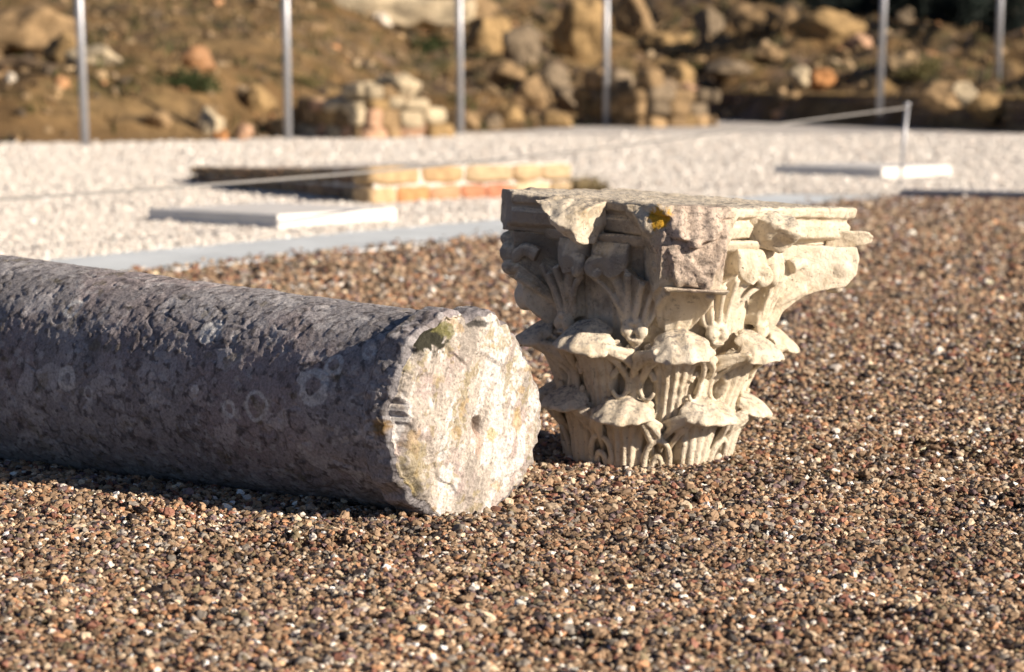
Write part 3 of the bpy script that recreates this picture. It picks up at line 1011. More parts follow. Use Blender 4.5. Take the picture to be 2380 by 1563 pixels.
for k, (px, py, w_, h_, cc, lb) in enumerate([
    (430, 212, 150, 45, GR, 'low dark green shrub on the bank between first two posts'),
    (1010, 120, 120, 38, GR, 'dark green shrub left of the third post'),
    (1060, 255, 90, 45, OL, 'olive shrub at the third post between the pier and the rocks'),
    (60, 268, 60, 40, OL, 'small olive shrub low on the left bank'),
    (2140, 185, 130, 55, OL, 'brown olive shrub between the fifth and sixth posts'),
    (1620, 170, 70, 32, OL, 'small olive shrub behind the rubble lump'),
    (700, 200, 80, 30, OL, 'olive tuft shrub just right of the second post')]):
    p = hit_hill(px, py)
    shrub(p + np.array([0, .3, -.03]), w_ * p[1] / FPX, h_ * p[1] / FPX, cc, lb, 70 + k)
# dark evergreens at the top right
for k, (px, py, w_, h_) in enumerate([(1960, 40, 200, 110), (2120, 50, 220, 130), (2260, 55, 200, 120), (2380, 70, 170, 140), (1830, 8, 160, 60)]):
    p = hit_hill(px, py)
    shrub(p + np.array([0, 1.0, -.1]), w_ * p[1] / FPX, h_ * p[1] / FPX, DG,
          ['dense dark evergreen bush behind the fifth post, first of the row from the left', 'dense dark evergreen bush right of the fifth post', 'dense dark evergreen bush left of the rightmost post',
           'dense dark evergreen bush at the top right corner', 'dark evergreen bush peeping over the upper boulders'][k], 90 + k, 'evergreen_bush', 6000)

# ------------------------------------------------------------------ the fallen column
col_root = empty('column_drum', (COL_END[0], COL_END[1], 0), (0, 0, math.atan2(COL_A[1], COL_A[0])))
tag(col_root, 'fallen grey column shaft lying on gravel with a rough pale broken end', 'column')
nth = 620
th = np.linspace(0, 2 * np.pi, nth, endpoint=False)      # 0 = side turned to the camera, 90 deg = top
def angd(a, b): return np.abs((a - b + np.pi) % (2 * np.pi) - np.pi)
def rim_r(s, t):
    """radius of the shaft before fine relief"""
    r = col_r(s)
    r = r + .017 * (1 - sm(s, .080, .115))
    e_ = np.stack([np.cos(t) * 1.6, np.sin(t) * 1.6, 0 * t + 9.3], 1)
    r = r + (.015 * fbm(e_, 3) + .0035 * fbm(e_ * 5, 3) - .008 * np.exp(-(angd(t, R(118)) / R(12)) ** 2) - .017 * np.exp(-(angd(t, R(93)) / R(5.5)) ** 2) + .008 * np.exp(-(angd(t, R(75)) / R(10)) ** 2) + .005 * np.exp(-(angd(t, R(108)) / R(7)) ** 2)) * (1 - sm(s, .05, .20))                # the collar at the end
    return r
def chipmask(t):
    q = np.stack([np.cos(t) * 2.3, np.sin(t) * 2.3, 0 * t + 4.4], 1)
    n1 = fbm(q, 2)
    m = np.clip(.10 * sm(n1, -.1, .45), 0, 1)
    m = m + .8 * np.exp(-(angd(t, R(14)) / R(30)) ** 2) * (0.8 + .4 * n1)
    m = m + .75 * np.exp(-(angd(t, R(97)) / R(7)) ** 2)
    m = m + .12 * np.exp(-(angd(t, R(140)) / R(12)) ** 2)
    m = m + .5 * np.exp(-(angd(t, R(-42)) / R(14)) ** 2)
    return np.clip(m, 0, 1.3)
CH = chipmask(th)
ns = 640
sv_ = np.concatenate([np.linspace(0, 2.15, 560), np.linspace(2.17, 3.1, ns - 560)])
S, T = np.meshgrid(sv_, th, indexing='ij')
S = S.ravel(); T = T.ravel(); CHs = np.tile(CH, ns)
s0 = .034 * CHs                                           # the rim starts further in where it is chipped
Ss = s0 + S * (1 - s0 / 3.1)
rr_ = rim_r(Ss, T)
p = np.stack([Ss, rr_ * np.cos(T), rr_ * np.sin(T)], 1)
coll = (1 - sm(Ss, .10, .15))
n_lo = fbm(p * 7, 4)
n_hi = fbm(p * 42 + 5, 4)
w1, w2, wr = worley(p * np.array([15, 20, 20]) + .35 * np.stack([fbm(p * 14, 2), fbm(p * 14 + 7, 2), fbm(p * 14 + 3, 2)], 1))
v1, v2, vr = worley(p * 52)
edge = 1 - sm(w2 - w1, .02, .16)
pit = sm(fbm(p * 26 + 11, 3), .38, .7)
disp = .0034 * n_lo + .0017 * n_hi - .0016 * edge * sm(fbm(p * 9 + 2, 2), -.1, .3) - .0030 * pit
vq = p * np.array([7, 9, 9]) + .5 * np.stack([fbm(p * 9, 3), fbm(p * 9 + 4, 3), fbm(p * 9 + 8, 3)], 1)
vein = (1 - sm(np.abs(fbm(vq, 4)), .0, .035)) * sm(fbm(p * 4 + 60, 2), -.25, .2)
disp = disp - .0028 * vein
disp = disp - coll * CHs * (.010 + .012 * np.clip(fbm(p * 24 + 3, 3) + .3, 0, 1)) * (1 - .5 * sm(Ss, .0, .1)) * 1.1
disp = disp - .010 * (1 - sm(Ss - s0, 0, .010)) * (1 + .8 * fbm(p * 30, 2))
r2 = rr_ + disp
Vs = np.stack([Ss, r2 * np.cos(T), col_zc(Ss) + r2 * np.sin(T)], 1)
# colours of the shaft
base = np.array([.31, .295, .305]); pale = np.array([.46, .45, .455]); mau = np.array([.32, .28, .285]); drk = np.array([.075, .065, .065])
c = base + (mau - base) * sm(fbm(p * 3.0 + 8, 3), -.3, .4)[:, None]
c = c + (pale - c) * (sm(wr, .72, .88) * .35)[:, None]
c = c * (1 + .35 * (wr - .5))[:, None]
c = c + (pale * 1.1 - c) * (sm(vr, .8, .9) * .5)[:, None]
c = c + (drk - c) * (edge * sm(fbm(p * 9 + 2, 2), -.1, .35) * .5)[:, None]
c = c + (drk - c) * (sm(n_hi + .4 * fbm(p * 90, 3), .25, .6) * .75)[:, None]
c = c + (np.array([.17, .14, .07]) - c) * (sm(fbm(p * 15 + 40, 4), .44, .66) * .4)[:, None]
c = c + (drk - c) * (vein * .6)[:, None]
# pale round lichen crusts, at the places they have on the near side
def on_shaft(px, py):
    """shaft surface point (s, theta) seen at a picture point"""
    d = ray(px, py)
    L = np.stack([Vs[:, 0] * COL_A[0] - Vs[:, 1] * COL_A[1] + COL_END[0], Vs[:, 0] * COL_A[1] + Vs[:, 1] * COL_A[0] + COL_END[1], Vs[:, 2] - CAM_H], 1)
    u = L[:, 0] / (L @ np.array([0, math.cos(PITCH), -math.sin(PITCH)])) * FPX + 1190
    vv = 781.5 - (L @ np.array([0, math.sin(PITCH), math.cos(PITCH)])) / (L @ np.array([0, math.cos(PITCH), -math.sin(PITCH)])) * FPX
    dd = (u - px) ** 2 + (vv - py) ** 2 + 1e5 * (L[:, 1] > np.interp(u, [-100, 1100], [8.2, 6.5]) + .05)
    return int(np.argmin(dd))
wob = np.stack([fbm(p * 22, 3), fbm(p * 22 + 9, 3)], 1)
LIC = np.array([.58, .58, .58])
for (px, py, rad, inner) in ((155, 880, .034, .50), (728, 900, .046, .55), (597, 945, .038, .74), (534, 950, .023, .5), (262, 892, .022, .0), (95, 905, .018, .72), (205, 915, .018, .7), (775, 850, .028, .55),
                             (490, 770, .035, .0), (455, 905, .013, 0), (170, 715, .03, .6), (700, 880, .015, 0), (430, 1080, .02, .5), (860, 820, .02, .5)):
    k = on_shaft(px, py)
    q = p[k]
    dist = np.linalg.norm((p - q) + np.concatenate([wob, wob[:, :1]], 1) * rad * .16, axis=1) / rad
    m = (1 - sm(dist, .88, 1.0)) * (sm(dist, inner * .85, inner) if inner else 1)
    m = m * (.45 + .55 * sm(fbm(p * 60 + 5, 3), -.5, -.1))
    c = c + (LIC - c) * (m * .95)[:, None]
# ochre on the collar
k = on_shaft(882, 995)
dist = np.linalg.norm(p - p[k], axis=1)
c = c + (np.array([.30, .17, .03]) - c) * ((1 - sm(dist + .012 * fbm(p * 60, 3), .010, .03)) * .7)[:, None]
side = mesh_obj('shaft', Vs, grid_faces(ns, nth, wrap=True), M['shaft'], col_root, col=np.clip(c, .01, .8))

# the broken end
nr = 230
rho = np.linspace(0, 1, nr) ** .85
RH, TF = np.meshgrid(rho, th, indexing='ij')
RH = RH.ravel(); TF = TF.ravel(); CHf = np.tile(CH, nr)
edge_r = np.tile(r2[:nth], nr); edge_s = np.tile(Ss[:nth], nr)
zc0 = col_zc(0)
yf = RH * edge_r * np.cos(TF); zf = RH * edge_r * np.sin(TF)
q = np.stack([yf, zf, 0 * yf], 1)
# steep split layers running up to the right
lay = (yf * math.cos(R(20)) + zf * math.sin(R(20)))
qs = np.stack([lay * 26, (-yf * math.sin(R(20)) + zf * math.cos(R(20))) * 5, 0 * yf + 1.5], 1)
lf = fbm(qs, 4)
f = .0060 * fbm(q * 7 + 3, 3) + .0026 * lf + .0024 * fbm(q * 55, 4) + .0020 * np.abs(fbm(qs * 1.9 + 4, 2))
f = f - .006 * sm(fbm(q * 10 + 21, 2), .1, .3)
hy, hz = -.028, -.016
hd = np.sqrt((yf - hy) ** 2 + ((zf - hz) / 1.1) ** 2) * (1 + .25 * fbm(q * 60, 2))
f = f + .020 * (1 - sm(hd, .003, .021)) + .005 * (1 - sm(hd, .015, .05))
sf = f * (1 - sm(RH, .97, 1.0)) + edge_s * sm(RH, .86 + .03 * np.sin(TF * 5), 1.0) ** 1.6
sf = sf - .004 * (RH < .99) + .007 * fbm(q * 34 + 70, 3) * CHf * sm(RH, .74, .86) * (1 - sm(RH, .96, 1.0))
sf[RH >= .9999] = edge_s[RH >= .9999]
Vf = np.stack([sf, yf, zc0 + zf], 1)
Vf[-nth:, 2] = Vs[:nth, 2]; 
cr = np.array([.47, .42, .37]); pk = np.array([.44, .365, .34]); wh = np.array([.62, .59, .565]); ol = np.array([.28, .23, .115]); oc = np.array([.38, .26, .12]); gy_ = np.array([.30, .27, .24])
c = cr + (pk - cr) * sm(fbm(q * 9 + 1, 3), -.1, .4)[:, None]
c = c + (wh - c) * sm(lf + .4 * fbm(q * 30, 3), .05, .35)[:, None]
c = c + (gy_ - c) * (sm(-lf - .5 * fbm(qs * 2.2, 3), .20, .42) * .75)[:, None]
c = c + (ol - c) * (sm(fbm(qs * np.array([.8, 1.5, 1]) + 9, 4) + .55 * fbm(q * 70, 3), .26, .55) * .6)[:, None]
c = c + (oc - c) * (sm(fbm(q * 16 + 50, 4), .50, .68) * .55)[:, None]
c = c + (gy_ * .6 - c) * (sm(fbm(q * 120 + 3, 3), .42, .6) * .6)[:, None]
c = c + (np.array([.16, .11, .08]) - c) * ((1 - sm(hd, .008, .022)) * .75)[:, None]
# black lichen at the top left of the face, green ochre streak low at the left
def fpos(px, py):
    d = ray(px, py); n3 = np.array([COL_A[0], COL_A[1], 0])
    t = ((COL_END[:2] @ COL_A)) / (d @ n3)
    w3 = np.array([0, 0, CAM_H]) + d * t
    e = w3[:2] - COL_END[:2]
    return -(e[0] * COL_A[1] - e[1] * COL_A[0]) if False else (e[0] * -COL_A[1] + e[1] * COL_A[0]), w3[2] - zc0
def patch(px, py, ry, rz, colr, st=1.0, fr=45, thr=.35):
    global c
    a, b = fpos(px, py)
    dd = np.sqrt(((yf - a) / ry) ** 2 + ((zf - b) / rz) ** 2) + .5 * fbm(q * fr, 4)
    m = (1 - sm(dd, thr + .35, thr + .75)) * st
    c = c + (np.array(colr) - c) * m[:, None]
patch(995, 775, .055, .038, (.035, .034, .024), 1.0, 60, .55)
patch(1035, 765, .03, .02, (.16, .15, .06), .8)
patch(1110, 752, .035, .008, (.07, .065, .06), .9, 70)
patch(965, 1090, .030, .060, (.30, .25, .14), .55, 60)
patch(955, 1150, .022, .03, (.32, .25, .11), .6, 60)
patch(945, 850, .025, .02, (.36, .31, .17), .45, 60)
patch(1015, 880, .020, .014, (.40, .30, .15), .35, 60)
patch(1210, 905, .012, .012, (.45, .30, .12), .5, 60)
patch(1200, 980, .014, .035, (.50, .36, .16), .5, 60)
patch(1140, 1010, .014, .02, (.44, .36, .12), .6, 60)
patch(1100, 990, .010, .012, (.12, .09, .05), .8, 60, .2)
patch(1110, 1030, .012, .03, (.50, .34, .26), .5, 60)
mesh_obj('broken_face', Vf, grid_faces(nr, nth, wrap=True), M['shaft'], col_root, col=np.clip(c, .01, .82))
# far end disc, out of the picture
Lv = Vs[-nth:]
mesh_obj('rear_face', np.concatenate([Lv, Lv.mean(0)[None]]), [(k, (k + 1) % nth, nth) for k in range(nth)], M['shaft'], col_root, col=np.ones((nth + 1, 3)) * .35)

# ------------------------------------------------------------------ the Corinthian capital
DELTA = 9
cap = empty('corinthian_capital', (CAP_X, CAP_Y, -.018), (0, R(3.3), 0))
tag(cap, 'cream marble Corinthian capital with carved leaves standing on gravel', 'capital')
tex = bpy.data.textures.new('erosion', 'CLOUDS'); tex.noise_scale = .03; tex.noise_depth = 4
tex2 = bpy.data.textures.new('wear', 'CLOUDS'); tex2.noise_scale = .12; tex2.noise_depth = 2

def PP(rho, phi, z):
    a = np.radians(np.asarray(phi, float) + DELTA)
    rho = np.asarray(rho, float); z = np.asarray(z, float)
    return np.stack(np.broadcast_arrays(rho * np.sin(a), -rho * np.cos(a), z), -1)

def bell(z):
    return np.interp(z, [-.05, 0, .12, .25, .34, .42, .48, .53, .565, .58], [.168, .168, .184, .212, .228, .242, .256, .276, .298, .300])

def carve(o, voxel=.0032, amp=.004, wear=.006):
    m = o.modifiers.new('weld', 'REMESH'); m.mode = 'VOXEL'; m.voxel_size = voxel; m.use_smooth_shade = True
    s_ = o.modifiers.new('soften', 'SMOOTH'); s_.factor = .5; s_.iterations = 1
    d_ = o.modifiers.new('worn', 'DISPLACE'); d_.texture = tex2; d_.texture_coords = 'LOCAL'; d_.strength = wear; d_.mid_level = .5
    e_ = o.modifiers.new('eroded', 'DISPLACE'); e_.texture = tex; e_.texture_coords = 'LOCAL'; e_.strength = amp; e_.mid_level = .5
    return o

def shell(O, I):
    """closed solid between two grids of points (nu, nv, 3)"""
    nu, nv = O.shape[:2]
    V = np.concatenate([O.reshape(-1, 3), I.reshape(-1, 3)])
    k = nu * nv
    F = [tuple(f) for f in grid_faces(nu, nv)] + [tuple(f[::-1]) for f in grid_faces(nu, nv, k)]
    for i in range(nu - 1):
        F.append((i * nv, (i + 1) * nv, k + (i + 1) * nv, k + i * nv))
        F.append(((i + 1) * nv + nv - 1, i * nv + nv - 1, k + i * nv + nv - 1, k + (i + 1) * nv + nv - 1))
    for j in range(nv - 1):
        F.append((j + 1, j, k + j, k + j + 1))
        F.append(((nu - 1) * nv + j, (nu - 1) * nv + j + 1, k + (nu - 1) * nv + j + 1, k + (nu - 1) * nv + j))
    return V, F

def ball(c, r, sub=3):
    V, F = _IC[sub]
    return V * np.array(r) + np.array(c), F

def spline(pts, n=40):
    pts = np.asarray(pts, float)
    t = np.arange(len(pts)); tt = np.linspace(0, len(pts) - 1, n)
    out = []
    for x in tt:
        i = min(int(x), len(pts) - 2); f = x - i
        p0 = pts[max(i - 1, 0)]; p1 = pts[i]; p2 = pts[i + 1]; p3 = pts[min(i + 2, len(pts) - 1)]
        out.append(.5 * ((2 * p1) + (-p0 + p2) * f + (2 * p0 - 5 * p1 + 4 * p2 - p3) * f * f + (-p0 + 3 * p1 - 3 * p2 + p3) * f ** 3))
    return np.array(out)

# bell
zz = np.linspace(-.05, .575, 120); aa = np.linspace(0, 360, 220, endpoint=False)
ZZ, AA = np.meshgrid(zz, aa, indexing='ij')
rb = bell(ZZ) + np.where(ZZ > .545, .012, 0) + 0
for g0 in (-15, -9, -4, 3.5, 9, 14.5):
    rb = rb - .0085 * np.exp(-(((AA - 45 - g0 + 45) % 90 - 45) / .75) ** 2) * sm(ZZ, .30, .36) * (1 - sm(ZZ, .50, .54))
rb = rb + 0
V = PP(rb.ravel(), AA.ravel(), ZZ.ravel())
F = [tuple(f) for f in grid_faces(120, 220, wrap=True)] + [tuple(range(220))[::-1], tuple(range(119 * 220, 120 * 220))]
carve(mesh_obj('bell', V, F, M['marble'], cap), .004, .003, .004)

# acanthus leaves
def leaf(phi, z0, z1, out, hw, droop, seed, rc, wear=1.0, base_t=.020):
    rr = np.random.default_rng(seed); phi0 = phi
    hw *= rr.uniform(.93, 1.06); rc *= rr.uniform(.88, 1.10); z1 += rr.uniform(-.007, .006); droop *= rr.uniform(.6, 1.3); phi += rr.uniform(-1.5, 1.5)
    tw_ = rr.uniform(-.012, .012)
    mb = MB()
    nu_, nv_ = 61, 74
    u = np.linspace(-1, 1, nu_)[None, :]; v = np.linspace(0, 1, nv_)[:, None]
    t1 = np.clip(v / .66, 0, 1); t2 = np.clip((v - .66) / .34, 0, 1)
    amax = R(rr.uniform(128, 150))
    rcu = rc * (1 + .10 * np.cos(u * 9.5 + rr.uniform(-.5, .5)) * t2 + .05 * np.cos(u * 21) * t2 - .25 * u ** 4 * t2)
    a = amax * t2
    rho_c = (bell(z0 + (z1 - z0) * t1) + base_t + out * t1 ** 2.2)
    zc = z0 + (z1 - z0) * t1
    rho_c = rho_c + rcu * (1 - np.cos(a)) ; zc = zc + rcu * np.sin(a) * .95
    w = hw * np.interp(v, [0, .25, .5, .62, .74, .88, 1], [.47, .50, .66, .88, .98, .94, .62])
    lobes = 1 + .07 * np.abs(np.sin(v * math.pi * 5.5))
    # relief: raised midrib and side ribs that fan upward
    fan = u * (1.0 + .15 * v)
    ribs = .0125 * np.abs(np.cos(fan * math.pi * 2.5)) ** .55 - .006
    ribs = ribs * (1 - .92 * sm(v, .6, .78))
    dome = (.016 * (1 - u ** 2) - .012 * u ** 6) * (1 - .3 * t2)
    rho_o = rho_c + ribs + dome
    zz_ = zc - droop * (np.abs(u) ** 2.2) * t2 * (1 + .25 * u * rr.uniform(-1, 1)) - .002 * np.cos(u * 12) * t2
    arc = u * w * lobes
    ph = phi + np.degrees(arc / np.maximum(rho_c, .1))
    O = PP(rho_o, ph, zz_ * np.ones_like(u))
    # inner side: offset toward the bell below the curl, inside the roll above
    th_ = .017 * (1 - .25 * t2)
    rho_i = rho_o - th_ * np.cos(a) - .02 * (1 - t1)
    zi = zz_ - th_ * np.sin(a)
    I = PP(rho_i, ph, zi * np.ones_like(u))
    V, F = shell(O[:58], I[:58]); mb.add(V, F)
    da_ = np.radians(phi + DELTA); ra_ = np.array([math.sin(da_), -math.cos(da_), 0]); ta_ = np.array([math.cos(da_), math.sin(da_), 0])
    rm_ = float(bell(z1)) + base_t + out + .016 + rc * .80
    W0 = _IC[4][0]
    sc_ = 1 + .085 * np.cos(np.arctan2(W0[:, 1], W0[:, 0]) * 10 + seed) * (1 - np.abs(W0[:, 2])) + .10 * fbm(W0 * 1.6 + seed, 3)
    W0x = W0[:, :1]
    W = ((W0x * 1.45 - .42) * ra_ * rc + W0[:, 1:2] * ta_ * hw * .93) * sc_[:, None] + (W0[:, 2:] * rc * (.50 + .09 * np.cos(W0[:, 1:2] * 10 + seed)) + rc * .50 + z1 - .9 * droop * np.abs(W0[:, 1:2]) ** 2 - .80 * rc * W0[:, :1] + tw_ * W0[:, 1:2]) * np.array([0, 0, 1.0]) + ra_ * rm_
    mb.add(W, _IC[4][1])
    # solid backing behind the stem
    bk = PP(np.maximum(rho_o * 0 + bell(z0 + (z1 - z0) * t1) - .02, .02), ph, (z0 + (z1 - z0) * t1) * np.ones_like(u))
    m_ = 48
    V, F = shell(O[:m_, 8:-8] * 1.0 - np.array([0, 0, 0]), bk[:m_, 8:-8]); mb.add(V, F)
    for sgn in (-1, 1):
        for (e0, e1, dz, r0_) in ((.90, 1.16, .085, .0100), (.70, .86, .105, .0085), (.98, 1.22, .035, .0090)):
            ra1 = rm_ + rc * .35 * (1 - e0)
            pts = spline(np.array([PP(ra1 - .004, phi + sgn * math.degrees(hw * e0 * .80 / ra1), z1 + rc * .30 - droop * .5),
                                   PP(float(bell(z1)) + base_t + .030, phi + sgn * math.degrees(hw * (e0 * .35 + e1 * .60) / .24), z1 - dz * .35),
                                   PP(float(bell(max(z1 - dz * .7, 0))) + .018, phi + sgn * math.degrees(hw * e1 / .22), z1 - dz * .75),
                                   PP(float(bell(max(z1 - dz, 0))) + .006, phi + sgn * math.degrees(hw * e1 * .97 / .21), z1 - dz)]), 18)
            V, F = tube(pts, np.linspace(r0_ * 1.25, r0_ * .8, 18), 8); mb.add(V, F)
    # side lobes: nested arches with hollow eyes filling the gap to the next leaf
    if z0 < .05:
        for (wd, z_a, hh, tr, off) in ((.031, -.02, .098, .0080, .030), (.013, -.02, .058, .0070, .026)):
            for dx in (0,):
                pts = []
                for t in np.linspace(0, math.pi, 18):
                    zt = z_a + hh * math.sin(t) ** .55 if math.sin(t) > 1e-6 else z_a
                    pts.append(PP(bell(max(zt, 0)) + off + .010 * math.sin(t), 22.5 + phi0 + math.degrees(-wd * math.cos(t) / .2), zt))
                V, F = tube(np.array(pts), tr, 10); mb.add(V, F)
        V, F = ball(PP(.212, 22.5 + phi0, .090), (.010, .010, .014)); mb.add(V, F)
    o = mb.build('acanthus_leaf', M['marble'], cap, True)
    carve(o, .0030, .0035 * wear, .007 * wear)
    return o
for k in range(8):
    leaf(-22.5 + 45 * k + (-5 if k == 0 else 0), -.03, .138 + .004 * (k % 3), .016, .081, .018, 200 + k, .036)
for k in range(8):
    leaf(45 * k, .11, .298 + .005 * (k % 2), .034, .081, .024, 300 + k, .041, base_t=.018)

# stalks between the upper leaves, each ending in a pair of buds
def ribbon(path, wdt, thick, side, nr_=3, depth=.35, nrm=None):
    """fluted band swept along path; side[i] = unit vector across the band"""
    path = np.asarray(path); n = len(path)
    T = np.gradient(path, axis=0); T /= np.linalg.norm(T, axis=1)[:, None]
    S_ = side - T * (side * T).sum(1)[:, None]; S_ /= np.linalg.norm(S_, axis=1)[:, None]
    Nn = np.cross(T, S_)
    m = 25
    u = np.linspace(-1, 1, m)
    O = np.zeros((n, m, 3)); I = np.zeros((n, m, 3))
    wdt = np.ones(n) * wdt; thick = np.ones(n) * thick
    for i in range(n):
        hgt = thick[i] * (1 + depth * np.cos(u * math.pi * nr_)) - thick[i] * .6 * u ** 6
        O[i] = path[i] + S_[i] * (u * wdt[i] / 2)[:, None] + Nn[i] * hgt[:, None]
        I[i] = path[i] + S_[i] * (u * wdt[i] / 2)[:, None] - Nn[i] * thick[i]
    return shell(O, I)
for k in range(8):
    phi = 22.5 + 45 * k - 45
    mb = MB()
    V, F = tube(PP(np.array([.215, .222, .236, .247]), phi, np.array([.14, .22, .29, .325])), [.010, .011, .013, .016], 12); mb.add(V, F)
    V, F = tube(PP(np.array([.235, .262]), [phi, phi], np.array([.318, .334])), [.016, .024], 12); mb.add(V, F)
    for e in (-1, 1):
        c_ = PP(.268, phi + e * 3.6, .345); V, F = ball(c_, (.0165, .0165, .020)); mb.add(V, F)
    V, F = ball(PP(.266, phi, .322), (.020, .016, .006)); mb.add(V, F)
    for e in (-1, 1):                                     # curled side lobes with open eyes
        for (cz, ca, rz_, rw_, tr) in ((.212, 8.2, .034, .019, .0072), (.262, 7.0, .016, .012, .0060)):
            t_ = np.linspace(-.2, 5.2, 26)
            pts = PP(bell(cz) + .034 + .008 * np.cos(t_), phi + e * (ca + np.degrees(rw_ * np.cos(t_ + .6) / .24)), cz + rz_ * np.sin(t_ + .6))
            V, F = tube(pts, np.linspace(tr * 1.25, tr * .8, 26), 8); mb.add(V, F)
        V, F = ball(PP(bell(.17) + .02, phi + e * 8.5, .165), (.020, .020, .014)); mb.add(V, F)
    tgt_corner = phi - 22.5 if abs(((phi - 22.5) % 90)) < 1 or abs(((phi - 22.5) % 90) - 90) < 1 else phi + 22.5
    tgt_mid = 2 * phi - tgt_corner
    sg = 1 if tgt_mid > phi else -1
    # calyx: fluted cup that opens upward and splits in two
    u = np.linspace(-1, 1, 61)[None, :]; v = np.linspace(0, 1, 44)[:, None]
    hw_ = np.interp(v, [0, .15, .6, 1], [.034, .046, .060, .072])
    zt = .362 + v * (.105 + .050 * np.abs(u) ** 1.3)
    rho_ = bell(zt) + np.interp(v, [0, .5, 1], [.036, .040, .050]) - .012 * u ** 2 + .0082 * np.cos(u * math.pi * 4.0 + .3) * (.3 + .7 * v)
    shift = -sg * 4.0 * v
    ph_ = phi + shift + np.degrees(u * hw_ / rho_)
    O = PP(rho_, ph_, zt); I = PP(np.maximum(bell(zt) - .012, .05) * np.ones_like(u), ph_, zt)
    V, F = shell(O, I); mb.add(V, F)
    for uu in (-.92, -.46, 0, .46, .92):
        ci_ = int(round((uu + 1) * 30))
        pts = PP(rho_[:, ci_] + .001, phi + shift[:, 0] + np.degrees(uu * hw_[:, 0] / .28), zt[:, ci_])
        V, F = tube(spline(pts[::6], 20), np.linspace(.0065, .0100, 20), 8); mb.add(V, F)
    V, F = tube(PP(np.full(9, .0) + bell(.362) + np.array([.022, .034, .040, .043, .044, .043, .040, .034, .022]), phi + np.linspace(-6.5, 6.5, 9), np.full(9, .364)), .0075, 8); mb.add(V, F)
    # nib of the broken curl next to the corner
    V, F = ball(PP(.368, phi - sg * 15.5, .500), (.014, .013, .019)); mb.add(V, F)
    V, F = tube(spline(PP(np.array([.325, .350, .366]), phi - sg * np.array([9.5, 13, 15.5]), np.array([.505, .517, .500])), 12), np.linspace(.020, .013, 12), 10); mb.add(V, F)
    # helix that curls under the middle of the side
    pa = spline(PP(np.array([.262, .272, .290, .305, .318, .322, .318, .316]), phi + sg * np.array([1, 5, 10, 14.5, 18.5, 20, 17.5, 16.5]), np.array([.37, .42, .47, .505, .505, .485, .475, .487])), 60)
    V, F = tube(pa, np.interp(np.arange(60), [0, 25, 45, 59], [.010, .019, .014, .009]), 12); mb.add(V, F)
    pa = spline(PP(np.array([.262, .274, .296, .312]), phi + sg * np.array([3, 8, 14, 20]), np.array([.365, .40, .445, .47])), 24)
    V, F = tube(pa, .007, 8); mb.add(V, F)
    # hanging lobe under the lip, reaching the middle of the side
    u = np.linspace(0, 1, 31)[None, :]; v = np.linspace(0, 1, 20)[:, None]
    drop = .040 + .050 * np.sin(np.clip(u * 1.15, 0, 1) * math.pi) ** .7 * (1 - .25 * u)
    zt = .555 - v * drop
    ph_ = phi + sg * (3.0 + 19.2 * u)
    rho_ = .305 + .022 * np.sin(u * math.pi) ** .5 * np.sin(np.clip(v * 1.1, 0, 1) * math.pi * .75) + .003 * np.cos(u * 16)
    V, F = shell(PP(rho_, ph_, zt), PP(np.full_like(rho_, .262), ph_, zt)); mb.add(V, F)
    carve(mb.build('leaf_stalk', M['marble'], cap), .0030, .003, .005)

